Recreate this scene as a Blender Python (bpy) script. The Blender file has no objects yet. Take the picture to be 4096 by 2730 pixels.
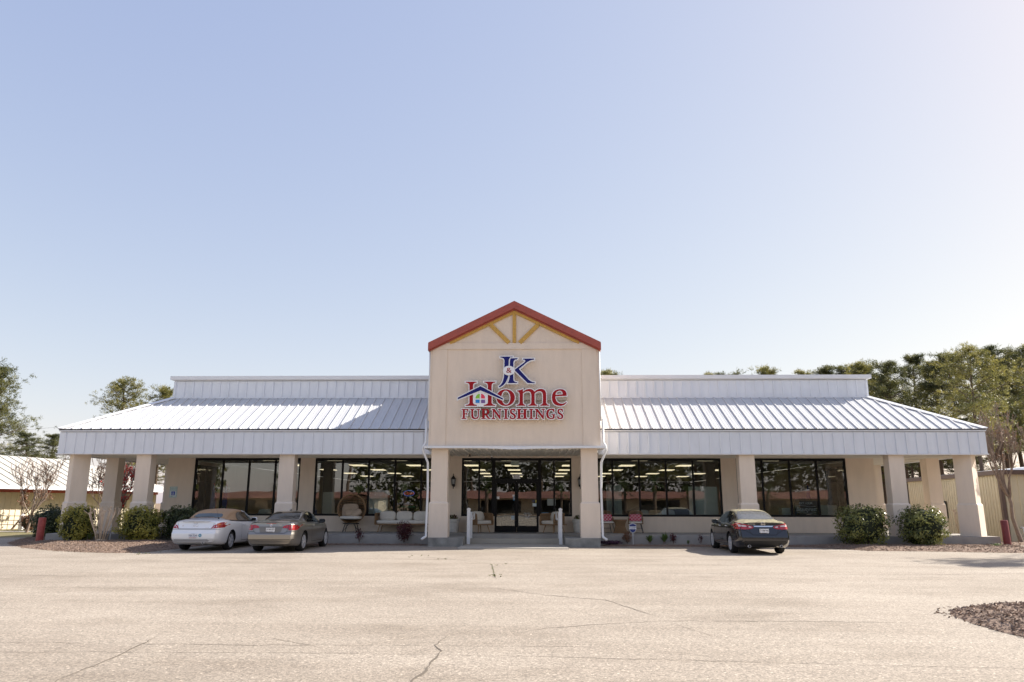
import bpy, bmesh, math, random
from mathutils import Vector, Matrix, noise
from mathutils.bvhtree import BVHTree
from mathutils.geometry import tessellate_polygon, delaunay_2d_cdt
R = math.radians
SC = bpy.context.scene
COL = SC.collection

# ---------------------------------------------------------------- helpers
class MB:
    """collects faces and links them as ONE mesh object"""
    def __init__(s): s.v = []; s.f = []; s.m = []; s.cur = 0
    def add(s, verts, faces):
        b = len(s.v); s.v += [tuple(v) for v in verts]
        for f in faces: s.f.append([i + b for i in f]); s.m.append(s.cur)
        return b
    def box(s, x0, x1, y0, y1, z0, z1):
        v = [(x0,y0,z0),(x1,y0,z0),(x1,y1,z0),(x0,y1,z0),(x0,y0,z1),(x1,y0,z1),(x1,y1,z1),(x0,y1,z1)]
        s.add(v, [(0,3,2,1),(4,5,6,7),(0,1,5,4),(1,2,6,5),(2,3,7,6),(3,0,4,7)])
    def bar(s, a, b, w, h, up=(0,0,1)):
        a, b = Vector(a), Vector(b); d = (b-a).normalized(); u = Vector(up)
        r = d.cross(u)
        if r.length < 1e-5: r = d.cross(Vector((0,1,0)))
        r.normalize(); u = r.cross(d).normalized(); r *= w/2; u *= h/2
        v = [a-r-u,a+r-u,a+r+u,a-r+u,b-r-u,b+r-u,b+r+u,b-r+u]
        s.add(v, [(0,1,2,3),(7,6,5,4),(0,4,5,1),(1,5,6,2),(2,6,7,3),(3,7,4,0)])
    def quad(s, *p): s.add(p, [tuple(range(len(p)))])
    def tube(s, pts, rad, n=8, cap=True):
        pts = [Vector(p) for p in pts]
        if not hasattr(rad, '__len__'): rad = [rad]*len(pts)
        ref = None; rings = []
        for i, p in enumerate(pts):
            d = (pts[min(i+1,len(pts)-1)] - pts[max(i-1,0)])
            d = d.normalized() if d.length > 1e-9 else Vector((0,0,1))
            if ref is None: ref = Vector((1,0,0)) if abs(d.x) < .8 else Vector((0,1,0))
            r = (ref - d*ref.dot(d)).normalized(); u = d.cross(r); ref = r
            rings.append([p + (r*math.cos(2*math.pi*k/n) + u*math.sin(2*math.pi*k/n))*rad[i] for k in range(n)])
        vs = [q for g in rings for q in g]; fs = []
        for i in range(len(pts)-1):
            for k in range(n):
                fs.append((i*n+k, i*n+(k+1)%n, (i+1)*n+(k+1)%n, (i+1)*n+k))
        if cap: fs.append(tuple(range(n-1,-1,-1))); fs.append(tuple((len(pts)-1)*n+k for k in range(n)))
        s.add(vs, fs)
    def lathe(s, prof, c=(0,0,0), n=20, axis='z'):
        vs = []; fs = []
        for r, h in prof:
            for k in range(n):
                a = 2*math.pi*k/n
                if axis == 'z': vs.append((c[0]+r*math.cos(a), c[1]+r*math.sin(a), c[2]+h))
                elif axis == 'x': vs.append((c[0]+h, c[1]+r*math.cos(a), c[2]+r*math.sin(a)))
                else: vs.append((c[0]+r*math.cos(a), c[1]+h, c[2]-r*math.sin(a)))
        for i in range(len(prof)-1):
            for k in range(n):
                fs.append((i*n+k, i*n+(k+1)%n, (i+1)*n+(k+1)%n, (i+1)*n+k))
        s.add(vs, fs)
    def blob(s, c, r, seed=0, amp=.12, nu=14, nv=9, sq=1.0):
        vs = []; fs = []
        for j in range(nv+1):
            t = math.pi*j/nv
            for i in range(nu):
                a = 2*math.pi*i/nu
                d = Vector((math.sin(t)*math.cos(a), math.sin(t)*math.sin(a), math.cos(t)))
                if sq != 1: d = Vector([math.copysign(abs(q)**sq, q) for q in d])
                k = 1 + amp*noise.noise(d*1.7 + Vector((seed*3.1, seed, 0)))
                vs.append((c[0]+d.x*r[0]*k, c[1]+d.y*r[1]*k, c[2]+d.z*r[2]*k))
        for j in range(nv):
            for i in range(nu): fs.append((j*nu+i, (j+1)*nu+i, (j+1)*nu+(i+1)%nu, j*nu+(i+1)%nu))
        s.add(vs, fs)
    def prism(s, loops, fn, d0, d1):
        """2D loops (outer + holes) -> solid; fn(x, y, d) gives the 3D point"""
        flat = [p for l in loops for p in l]
        tris = tessellate_polygon([[Vector((p[0], p[1], 0)) for p in l] for l in loops])
        n = len(flat); vs = [fn(p[0],p[1],d0) for p in flat] + [fn(p[0],p[1],d1) for p in flat]
        fs = [tuple(t) for t in tris] + [tuple(n+i for i in reversed(t)) for t in tris]
        b = 0
        for l in loops:
            k = len(l)
            for i in range(k):
                j = (i+1) % k; fs.append((b+i, b+j, n+b+j, n+b+i))
            b += k
        s.add(vs, fs)
    def build(s, name, mat, parent=None, off=None, smooth=False, fix=True, angle=None):
        me = bpy.data.meshes.new(name)
        o3 = off if off is not None else (parent.location if parent is not None and parent.get('_w') else (0,0,0))
        me.from_pydata([(x-o3[0], y-o3[1], z-o3[2]) for x,y,z in s.v], [], s.f)
        mats = mat if isinstance(mat, (list, tuple)) else [mat]
        for m in mats: me.materials.append(m)
        if len(mats) > 1: me.polygons.foreach_set('material_index', s.m)
        me.validate()
        if fix:
            bm = bmesh.new(); bm.from_mesh(me); bmesh.ops.recalc_face_normals(bm, faces=bm.faces); bm.to_mesh(me); bm.free()
        if smooth or angle:
            me.polygons.foreach_set('use_smooth', [True]*len(me.polygons))
            if angle: me.set_sharp_from_angle(angle=R(angle))
        me.update()
        return link(name, me, parent)

def link(name, me, parent=None):
    o = bpy.data.objects.new(name, me); COL.objects.link(o)
    if parent is not None: o.parent = parent
    return o
def tag(o, label, cat, group=None):
    o['label'] = label; o['category'] = cat
    if group: o['group'] = group
    return o
def thing(name, label, cat, loc=(0,0,0), rz=0., group=None, world=True):
    o = bpy.data.objects.new(name, None); COL.objects.link(o)
    o.location = loc; o.rotation_euler = (0,0,rz); o.empty_display_size = .2
    tag(o, label, cat, group)
    if world: o['_w'] = 1
    return o
def struct(o): o['kind'] = 'structure'; return o
def kids(o): return [c for c in bpy.data.objects if c.parent == o]
def dup(root, label=None, loc=None, rz=None, scale=None, group=None, parent=None):
    ch = kids(root)
    c = root.copy(); COL.objects.link(c)
    if parent is not None: c.parent = parent
    for k in ch: dup(k, parent=c)
    if label: c['label'] = label
    if loc: c.location = loc
    if rz is not None: c.rotation_euler.z = rz
    if scale: c.scale = scale if hasattr(scale, '__len__') else (scale,)*3
    if group: c['group'] = group
    return c
def text_mb(mb, body, fn, size, depth=.004, align='CENTER', sx=1., shear=0.):
    """flat lettering from the built-in font, extruded; fn(x, y, d) places it"""
    cu = bpy.data.curves.new('t', 'FONT'); cu.body = body; cu.size = size; cu.align_x = align; cu.align_y = 'CENTER'
    cu.shear = shear; cu.resolution_u = 3; cu.extrude = depth/2
    o = bpy.data.objects.new('t', cu); COL.objects.link(o)
    bpy.context.view_layer.update()
    me = bpy.data.meshes.new_from_object(o.evaluated_get(bpy.context.evaluated_depsgraph_get()))
    mb.add([fn(v.co.x*sx, v.co.y, v.co.z + depth/2) for v in me.vertices], [tuple(p.vertices) for p in me.polygons])
    bpy.data.objects.remove(o); bpy.data.curves.remove(cu); bpy.data.meshes.remove(me)

# ---------------------------------------------------------------- materials
def newmat(name):
    m = bpy.data.materials.new(name); m.use_nodes = True
    nt = m.node_tree; b = nt.nodes['Principled BSDF']
    return m, nt, b
def N(nt, t, **kw):
    n = nt.nodes.new(t)
    for k, v in kw.items():
        if k in n.inputs: n.inputs[k].default_value = v
        else: setattr(n, k, v)
    return n
def mat(name, c, rough=.6, metal=0., var=.0, scale=6., bump=0., bscale=60., c2=None, spec=None, coat=0., detail=6., stretch=None, rvar=0.):
    """plain procedural surface: base colour broken up by noise, optional grain bump"""
    m, nt, b = newmat(name); L = nt.links.new
    b.inputs['Roughness'].default_value = rough; b.inputs['Metallic'].default_value = metal
    if spec is not None: b.inputs['Specular IOR Level'].default_value = spec
    if coat: b.inputs['Coat Weight'].default_value = coat; b.inputs['Coat Roughness'].default_value = .03
    tc = N(nt, 'ShaderNodeTexCoord'); src = tc.outputs['Object']
    if stretch:
        mp = N(nt, 'ShaderNodeMapping'); mp.inputs['Scale'].default_value = stretch; L(src, mp.inputs[0]); src = mp.outputs[0]
    if var or c2:
        n = N(nt, 'ShaderNodeTexNoise', Scale=scale, Detail=detail, Roughness=.6); L(src, n.inputs['Vector'])
        r = N(nt, 'ShaderNodeValToRGB'); e = r.color_ramp.elements
        e[0].position = .3; e[1].position = .7
        if c2 is None: c2 = tuple(min(1, q*(1+var)) for q in c); c = tuple(q*(1-var) for q in c)
        e[0].color = (*c, 1); e[1].color = (*c2, 1)
        L(n.outputs['Fac'], r.inputs[0]); L(r.outputs[0], b.inputs['Base Color'])
        if rvar:
            mr = N(nt, 'ShaderNodeMapRange'); mr.inputs['To Min'].default_value = max(0,rough-rvar); mr.inputs['To Max'].default_value = rough+rvar
            L(n.outputs['Fac'], mr.inputs[0]); L(mr.outputs[0], b.inputs['Roughness'])
    else: b.inputs['Base Color'].default_value = (*c, 1)
    if bump:
        n2 = N(nt, 'ShaderNodeTexNoise', Scale=bscale, Detail=4.); L(src, n2.inputs['Vector'])
        bp = N(nt, 'ShaderNodeBump', Strength=bump, Distance=.02); L(n2.outputs['Fac'], bp.inputs['Height']); L(bp.outputs[0], b.inputs['Normal'])
    return m
def emit(name, c, s):
    m, nt, b = newmat(name)
    b.inputs['Base Color'].default_value = (*c, 1); b.inputs['Emission Color'].default_value = (*c, 1); b.inputs['Emission Strength'].default_value = s
    return m
def leafmat(name, c, c2, scale=1.2, trans=.35, rough=.5):
    m, nt, b = newmat(name); L = nt.links.new
    tc = N(nt, 'ShaderNodeTexCoord'); n = N(nt, 'ShaderNodeTexNoise', Scale=scale, Detail=3.); L(tc.outputs['Object'], n.inputs['Vector'])
    n3 = N(nt, 'ShaderNodeTexNoise', Scale=scale*14, Detail=2.); L(tc.outputs['Object'], n3.inputs['Vector'])
    mx = N(nt, 'ShaderNodeMath', operation='MULTIPLY_ADD'); mx.inputs[1].default_value = .5; L(n3.outputs['Fac'], mx.inputs[0])
    m2 = N(nt, 'ShaderNodeMath', operation='MULTIPLY'); m2.inputs[1].default_value = .5; L(n.outputs['Fac'], m2.inputs[0]); L(m2.outputs[0], mx.inputs[2])
    r = N(nt, 'ShaderNodeValToRGB'); e = r.color_ramp.elements; e[0].position = .4; e[1].position = .6; e[0].color = (*c,1); e[1].color = (*c2,1)
    L(mx.outputs[0], r.inputs[0])
    b.inputs['Roughness'].default_value = rough; L(r.outputs[0], b.inputs['Base Color'])
    t = N(nt, 'ShaderNodeBsdfTranslucent'); L(r.outputs[0], t.inputs['Color'])
    mix = N(nt, 'ShaderNodeMixShader'); mix.inputs[0].default_value = trans
    L(b.outputs[0], mix.inputs[1]); L(t.outputs[0], mix.inputs[2]); L(mix.outputs[0], nt.nodes['Material Output'].inputs['Surface'])
    return m
def glassmat(name, tint=(.8,.86,.84), wav=.02, wscale=1.2, ior=1.6, gl=(1,1,1)):
    """thin window glass: Fresnel mirror over a tinted see-through sheet, slightly wavy"""
    m, nt, b = newmat(name); L = nt.links.new; nt.nodes.remove(b)
    tr = N(nt, 'ShaderNodeBsdfTransparent'); tr.inputs[0].default_value = (*tint, 1)
    g = N(nt, 'ShaderNodeBsdfGlossy', Roughness=0.); g.inputs['Color'].default_value = (*gl, 1)
    tc = N(nt, 'ShaderNodeTexCoord'); n = N(nt, 'ShaderNodeTexNoise', Scale=wscale, Detail=1.5); L(tc.outputs['Object'], n.inputs['Vector'])
    bp = N(nt, 'ShaderNodeBump', Strength=1., Distance=wav); L(n.outputs['Fac'], bp.inputs['Height']); L(bp.outputs[0], g.inputs['Normal'])
    fr = N(nt, 'ShaderNodeFresnel', IOR=ior)
    mx = N(nt, 'ShaderNodeMixShader'); L(fr.outputs[0], mx.inputs[0]); L(tr.outputs[0], mx.inputs[1]); L(g.outputs[0], mx.inputs[2])
    L(mx.outputs[0], nt.nodes['Material Output'].inputs['Surface'])
    return m
M = {}
M['stucco'] = mat('tan_stucco', (.755,.645,.535), .9, var=.05, scale=1.6, stretch=(2.2,2.2,.5), detail=9., bump=.5, bscale=55.)
M['metal'] = mat('white_ribbed_metal', (.745,.775,.825), .38, var=.05, scale=1.4, stretch=(2,2,.6), rvar=.06)
M['roofmetal'] = mat('glare_dimmed_roof_metal', (.565,.57,.58), .45, var=.06, scale=1.4, stretch=(2,.6,.6), rvar=.06)  # same white paint as the fascia, darkened against sun glare so seams show
M['trim'] = mat('white_trim_metal', (.74,.75,.77), .4, var=.03, scale=2.)
M['soffit'] = mat('soffit_metal', (.70,.675,.61), .5, var=.04, scale=2.)
M['black'] = mat('black_anodised', (.006,.006,.007), .5, spec=.2)
M['redmetal'] = mat('red_metal', (.36,.075,.05), .42, var=.1, scale=2.)
M['gold'] = mat('gold_painted_wood', (.55,.33,.075), .7, var=.22, scale=14., bump=.2)
M['concrete'] = mat('walk_concrete', (.40,.385,.35), .9, var=.12, scale=2.5, bump=.3, bscale=30.)
M['pedestal'] = mat('stained_concrete', (.16,.155,.145), .9, c2=(.34,.33,.30), scale=2.2, bump=.3, bscale=25., detail=9.)
M['apron'] = mat('apron_concrete', (.42,.385,.33), .9, var=.1, scale=2., bump=.3, bscale=30.)
M['glass'] = glassmat('store_glass', (.90,.94,.92), .0016, .8, 1.9)
M['white'] = mat('white_paint', (.74,.74,.74), .45, var=.03)
M['signwhite'] = mat('sign_white', (.82,.83,.85), .4)
M['blue'] = mat('sign_blue', (.008,.011,.14), .5, spec=.25)
M['red'] = mat('sign_red', (.33,.004,.010), .5, spec=.25)
M['green'] = mat('sign_green', (.25,.55,.04), .4); M['pink'] = mat('sign_pink', (.75,.05,.10), .4)
M['cyan'] = mat('sign_blue_pane', (.01,.22,.62), .4); M['purple'] = mat('sign_purple', (.18,.10,.30), .4)
M['raceway'] = mat('raceway_tan', (.46,.40,.33), .5)
M['iron'] = mat('black_iron', (.012,.012,.012), .45)
M['wicker'] = mat('wicker', (.27,.165,.085), .75, var=.35, scale=60., bump=.6, bscale=120.)
M['wood'] = mat('light_wood', (.36,.22,.11), .6, var=.2, scale=20.)
M['cushion'] = mat('cream_cushion', (.66,.63,.57), .95, var=.05, bump=.2, bscale=200.)
M['tancush'] = mat('tan_cushion', (.44,.34,.25), .95, var=.08, bump=.2, bscale=150.)
M['pot'] = mat('weathered_white_pot', (.62,.60,.56), .8, var=.1, scale=8., bump=.3)
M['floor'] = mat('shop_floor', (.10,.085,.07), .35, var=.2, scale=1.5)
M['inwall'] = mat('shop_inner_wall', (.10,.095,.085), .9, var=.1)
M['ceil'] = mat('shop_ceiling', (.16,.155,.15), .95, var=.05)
M['lamp'] = emit('shop_lamp', (1.,.80,.54), .52)
M['tyre'] = mat('tyre_rubber', (.012,.012,.012), .85)
M['rim'] = mat('alloy_rim', (.66,.66,.68), .32, .35)
M['chrome'] = mat('chrome', (.75,.75,.76), .12, 1.)
M['cardark'] = mat('car_dark_plastic', (.012,.012,.013), .55)
M['carglass'] = mat('dark_car_glass', (.006,.008,.009), .03, spec=.7)
M['seam'] = mat('panel_gap', (.01,.01,.01), .8)
M['lens'] = mat('red_lens', (.38,.008,.012), .12, coat=1.)
M['lensdark'] = mat('dark_red_lens', (.16,.004,.008), .1, coat=1.)
M['lensclear'] = mat('clear_lens', (.62,.55,.55), .12, coat=1.)
M['lensorange'] = mat('amber_lens', (.75,.22,.05), .12, coat=1.)
M['plate'] = mat('plate_white', (.75,.76,.78), .4)
M['ink'] = mat('ink_blue', (.015,.03,.16), .5); M['inkblack'] = mat('ink_black', (.01,.01,.012), .5); M['inkred'] = mat('ink_red', (.5,.02,.02), .5)
M['bark'] = mat('pine_bark', (.10,.07,.05), .95, var=.4, scale=5., bump=.8, bscale=14., stretch=(1,1,.25))
M['twig'] = mat('bare_bark', (.215,.16,.125), .9, var=.25, scale=8.)
M['twigdark'] = mat('dark_bare_bark', (.14,.10,.08), .9, var=.25, scale=8.)
M['myrtle'] = mat('myrtle_bark', (.60,.47,.34), .85, var=.18, scale=6.)
M['pine'] = leafmat('pine_needles', (.042,.058,.020), (.33,.29,.075), .75, .42)
M['pinemid'] = leafmat('mid_pine_needles', (.032,.048,.018), (.21,.20,.055), .75, .38)
M['pinedark'] = leafmat('dark_pine_needles', (.028,.043,.017), (.17,.165,.050), .75, .38)
M['shrub'] = leafmat('shrub_leaves', (.085,.11,.018), (.55,.48,.10), 1.6, .4, .3)
M['shrubdark'] = leafmat('dark_shrub_leaves', (.022,.036,.014), (.09,.11,.035), 1.6, .2, .35)
M['holly'] = leafmat('holly_leaves', (.040,.064,.016), (.30,.30,.09), 1.8, .28, .22)
M['maroon'] = leafmat('maroon_leaves', (.045,.008,.010), (.12,.016,.02), 3., .2)
M['purpleleaf'] = leafmat('purple_leaves', (.03,.012,.03), (.09,.03,.07), 3., .2)
M['blade'] = leafmat('lily_blades', (.05,.10,.02), (.16,.22,.05), 3., .3)
M['redbud'] = leafmat('red_berries', (.45,.02,.02), (.75,.08,.06), 3., .3)
M['deadleaf'] = leafmat('dry_leaves', (.16,.08,.045), (.30,.17,.10), 2., .3)
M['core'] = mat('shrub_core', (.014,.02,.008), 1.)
M['palm'] = leafmat('palm_fronds', (.03,.055,.015), (.10,.13,.035), 1.2, .25)
# ---------------------------------------------------------------- camera, sun, sky
def setup_camera():
    a, t, r = R(1.55), R(12.42), R(.13)
    f = Vector((-math.sin(a)*math.cos(t), math.cos(a)*math.cos(t), math.sin(t)))
    rt = Vector((math.cos(a), math.sin(a), 0)); up = rt.cross(f)
    r2 = rt*math.cos(r) + up*math.sin(r); u2 = up*math.cos(r) - rt*math.sin(r)
    cam = bpy.data.cameras.new('Camera'); cam.sensor_width = 36; cam.lens = 2950/4096*36; cam.clip_end = 3000
    o = bpy.data.objects.new('Camera', cam); COL.objects.link(o)
    mw = Matrix((r2, u2, -f)).transposed().to_4x4(); mw.translation = (.707, 0, 1.65); o.matrix_world = mw
    SC.camera = o
setup_camera()
SUNDIR = Vector((1.23, .46, 1.0)).normalized()
sl = bpy.data.lights.new('sun', 'SUN'); sl.energy = 4.05; sl.angle = R(.53); sl.color = (1, .93, .83)
so = bpy.data.objects.new('sun', sl); COL.objects.link(so); so.rotation_euler = (-SUNDIR).to_track_quat('-Z', 'Y').to_euler(); so.location = (40, 20, 40)
w = bpy.data.worlds.new('World'); SC.world = w; w.use_nodes = True
nt = w.node_tree; bg = nt.nodes['Background']
sk = N(nt, 'ShaderNodeTexSky', sky_type='NISHITA'); sk.sun_disc = False
sk.sun_elevation = math.asin(SUNDIR.z); sk.sun_rotation = math.atan2(SUNDIR.x, SUNDIR.y)
sk.air_density = 1.0; sk.dust_density = 1.0; sk.ozone_density = 3.0; sk.altitude = 0
# hazy spring sky: soften the clear-air sky channel by channel towards pale lavender
sp_ = N(nt, 'ShaderNodeSeparateColor'); cb_ = N(nt, 'ShaderNodeCombineColor'); nt.links.new(sk.outputs[0], sp_.inputs[0])
for i, (k, g) in enumerate(((.415,.56),(.385,.51),(.53,.28))):
    p_ = N(nt, 'ShaderNodeMath', operation='POWER'); p_.inputs[1].default_value = g; nt.links.new(sp_.outputs[i], p_.inputs[0])
    q_ = N(nt, 'ShaderNodeMath', operation='MULTIPLY'); q_.inputs[1].default_value = k/.369; nt.links.new(p_.outputs[0], q_.inputs[0]); nt.links.new(q_.outputs[0], cb_.inputs[i])
nt.links.new(cb_.outputs[0], bg.inputs[0]); bg.inputs[1].default_value = .15
SC.view_settings.view_transform = 'Standard'; SC.view_settings.look = 'None'; SC.view_settings.exposure = 1.38; SC.view_settings.gamma = 1
SC.cycles.use_denoising = True; SC.cycles.max_bounces = 8; SC.cycles.transparent_max_bounces = 16
SC.cycles.sample_clamp_indirect = 6

# ---------------------------------------------------------------- ground
def asphalt_mat():
    m, nt, b = newmat('worn_asphalt'); L = nt.links.new
    tc = N(nt, 'ShaderNodeTexCoord'); P = tc.outputs['Object']
    def noise_(scale, det=4., st=None):
        s = P
        if st: mp = N(nt, 'ShaderNodeMapping'); mp.inputs['Scale'].default_value = st; L(P, mp.inputs[0]); s = mp.outputs[0]
        n = N(nt, 'ShaderNodeTexNoise', Scale=scale, Detail=det, Roughness=.65); L(s, n.inputs['Vector']); return n.outputs['Fac']
    def ramp(src, p0, c0, p1, c1):
        r = N(nt, 'ShaderNodeValToRGB'); e = r.color_ramp.elements; e[0].position = p0; e[1].position = p1; e[0].color = (*c0,1); e[1].color = (*c1,1)
        L(src, r.inputs[0]); return r.outputs[0]
    def mul(a, bb, f=1.):
        x = N(nt, 'ShaderNodeMix', data_type='RGBA', blend_type='MULTIPLY'); x.inputs[0].default_value = f; L(a, x.inputs[6]); L(bb, x.inputs[7]); return x.outputs[2]
    base = ramp(noise_(.22, 5.), .35, (.29,.251,.211), .68, (.348,.306,.262))
    # aggregate stones
    v = N(nt, 'ShaderNodeTexVoronoi', Scale=55.); L(P, v.inputs['Vector'])
    h = N(nt, 'ShaderNodeSeparateColor'); L(v.outputs['Color'], h.inputs[0])
    agg = ramp(h.outputs[0], .0, (.62,.61,.59), 1., (1.27,1.25,1.21))
    spk = ramp(h.outputs[1], .975, (1,1,1), .985, (1.7,1.7,1.7)); agg = mul(agg, spk)
    v2 = ramp(noise_(22., 3.), .34, (.83,.825,.82), .66, (1.13,1.13,1.12))
    # tyre-polished bands along the drive and darker worn patches
    band = ramp(noise_(1.1, 3., (.05, 1., 1.)), .36, (.92,.91,.90), .56, (1.03,1.03,1.03))
    patch = ramp(noise_(.55, 6., (.6, 1., 1.)), .30, (.78,.76,.735), .50, (1,1,1))
    c = mul(mul(mul(mul(base, agg), v2), band), patch)
    L(c, b.inputs['Base Color']); b.inputs['Roughness'].default_value = .88
    bp = N(nt, 'ShaderNodeBump', Strength=.55, Distance=.012); L(noise_(60., 3.), bp.inputs['Height']); L(bp.outputs[0], b.inputs['Normal'])
    return m
M['asphalt'] = asphalt_mat()
M['grass'] = mat('dry_winter_grass', (.20,.15,.075), .95, c2=(.13,.13,.045), scale=1.2, bump=.6, bscale=40., detail=10.)
M['litter'] = mat('pine_straw_ground', (.14,.09,.055), .95, c2=(.24,.17,.11), scale=1.5, bump=.6, bscale=40.)
M['path'] = mat('concrete_path', (.44,.40,.34), .9, var=.06)
M['mulch'] = mat('bark_mulch', (.09,.057,.041), .95, c2=(.30,.21,.155), scale=16., bump=1., bscale=45., detail=9.)
M['chip'] = mat('mulch_chips', (.15,.10,.074), .9, c2=(.48,.36,.28), scale=9.)
M['crack'] = mat('crack_dirt', (.13,.108,.085), 1.); M['weed'] = mat('crack_weeds', (.11,.12,.03), 1., var=.3, scale=10.)

def sheet(name, pts, z, m):
    mb = MB(); mb.quad(*[(x, y, z) for x, y in pts]); o = mb.build(name, m, fix=False)
    if o.data.polygons[0].normal.z < 0: o.data.flip_normals()
    return struct(o)
sheet('ground', [(-900,-700),(900,-700),(900,1500),(-900,1500)], -.02, M['litter'])
def lot():
    pts = [(-70,-34),(70,-34),(70,30),(30,31),(23,33.4),(19.6,31.2),(16.3,34),(-16,34),(-22,36),(-40,35.8),(-70,36)]
    return sheet('parking_lot', pts, 0., M['asphalt'])
lot()
sheet('street', [(-200,-34.02),(200,-34.02),(200,-25),(-200,-25)], .006, mat('street_asphalt', (.10,.095,.09), .9, var=.1))
sheet('grass_verge', [(-90,36.02),(-40,35.82),(-22.2,36.02),(-20.8,42.5),(-90,42.5)], .004, M['grass'])
sheet('footpath', [(-90,42.5),(-20,42.5),(-20,43.8),(-90,43.8)], .012, M['path'])
sheet('lawn', [(-90,43.8),(-18,43.8),(-18,90),(-90,90)], .004, M['grass'])
sheet('side_lawn', [(19.5,34.2),(22.2,35.4),(24.2,46),(24,80),(19.5,80)], .006, M['grass'])

def inpoly(x, y, poly):
    c = False; j = len(poly)-1
    for i in range(len(poly)):
        xi, yi = poly[i]; xj, yj = poly[j]
        if (yi > y) != (yj > y) and x < (xj-xi)*(y-yi)/(yj-yi)+xi: c = not c
        j = i
    return c
def edged(x, y, poly):
    d = 1e9
    for i in range(len(poly)):
        ax, ay = poly[i]; bx, by = poly[(i+1) % len(poly)]
        t = max(0, min(1, ((x-ax)*(bx-ax)+(y-ay)*(by-ay))/((bx-ax)**2+(by-ay)**2+1e-9)))
        d = min(d, math.hypot(x-ax-t*(bx-ax), y-ay-t*(by-ay)))
    return d
def wob(poly, n=10, amp=.06, seed=1):
    out = []
    for i in range(len(poly)):
        a, b = poly[i], poly[(i+1) % len(poly)]
        k = max(2, int(math.hypot(b[0]-a[0], b[1]-a[1])/.25))
        for j in range(k):
            t = j/k; x = a[0]+(b[0]-a[0])*t; y = a[1]+(b[1]-a[1])*t
            out.append((x+amp*noise.noise(Vector((x*1.7,y*1.7,seed))), y+amp*noise.noise(Vector((x*1.7,y*1.7,seed+9)))))
    return out
def mulch(poly, hmax, slope, seed, chips, step=.16):
    """a low mound of shredded bark with loose chips on it; height runs up from the edge"""
    rnd = random.Random(seed); poly = wob(poly, seed=seed); mb = MB()
    xs = [p[0] for p in poly]; ys = [p[1] for p in poly]
    H = lambda x, y: .006 + min(hmax, edged(x, y, poly)*slope)*(1+.25*noise.noise(Vector((x*1.3,y*1.3,seed)))) + .018*noise.noise(Vector((x*7,y*7,seed)))*min(1, edged(x,y,poly)*4)
    pts = [Vector(p) for p in poly]; nb = len(pts)
    x = min(xs)
    while x < max(xs):
        y = min(ys)
        while y < max(ys):
            px, py = x+rnd.uniform(-.05,.05), y+rnd.uniform(-.05,.05)
            if inpoly(px, py, poly) and edged(px, py, poly) > .07: pts.append(Vector((px, py)))
            y += step
        x += step
    r = delaunay_2d_cdt(pts, [], [list(range(nb))], 1, 1e-4)
    mb.add([(v.x, v.y, max(.004, H(v.x, v.y)) if edged(v.x, v.y, poly) > .02 else .004) for v in r[0]], r[2])
    mb.cur = 1
    while chips:
        x, y = rnd.uniform(min(xs), max(xs)), rnd.uniform(min(ys), max(ys))
        if not inpoly(x, y, poly) and edged(x, y, poly) > rnd.random()**3*.25: continue
        z = max(.004, H(x, y)) if inpoly(x, y, poly) else .002
        chips -= 1; l = rnd.uniform(.014, .04); wd = rnd.uniform(.005, .013)
        d = Vector((rnd.gauss(0,1), rnd.gauss(0,1), rnd.gauss(0,.45))).normalized(); s = d.cross(Vector((rnd.gauss(0,.4),rnd.gauss(0,.4),1))).normalized(); n = d.cross(s)
        c = Vector((x, y, z+.012)); d *= l; s *= wd; n *= .004
        mb.add([c-d-s, c+d-s, c+d+s, c-d+s, c-d-s+n, c+d-s+n, c+d+s+n, c-d+s+n], [(4,5,6,7),(0,1,5,4),(1,2,6,5),(2,3,7,6),(3,0,4,7)])
    return struct(mb.build('mulch_bed', [M['mulch'], M['chip']], fix=True))
bedL = [(-24,37.2),(-22.6,34.2),(-20.9,31.),(-19.4,29.2),(-17.8,27.6),(-16,26.3),(-14.6,25.6),(-13.1,25.2),(-12.4,25.7),(-12.25,27.5),(-12.3,30.2),(-10,30.45),(-6,30.4),(-3.7,30.35),(-3.5,30.98),(-19.9,30.98),(-20.,37.2)]
mulch(bedL, .17, .16, 3, 10000)
mulch([(3.55,30.98),(3.55,30.35),(6,30.3),(9.6,30.3),(11.4,30.1),(12.1,29.3),(12.9,28.0),(14.9,27.85),(16.4,27.4),(17.8,27.1),(19.2,27.9),(19.75,29.5),(19.9,31.2),(19.5,31.5),(19.4,30.98)], .13, .16, 5, 5000)
mulch([(7.1,12.1),(7.5,12.7),(8.4,13.2),(9.6,13.45),(14,13.8),(14,8),(8.2,8.5),(7.1,9.7),(6.9,10.5),(6.95,11.2)], .10, .2, 8, 11000, .10)
mulch([(20.2,33.6),(22.1,34.6),(24.5,34.3),(25,31.8),(22.5,31.2),(20.6,32.2)], .08, .12, 11, 900)

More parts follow.
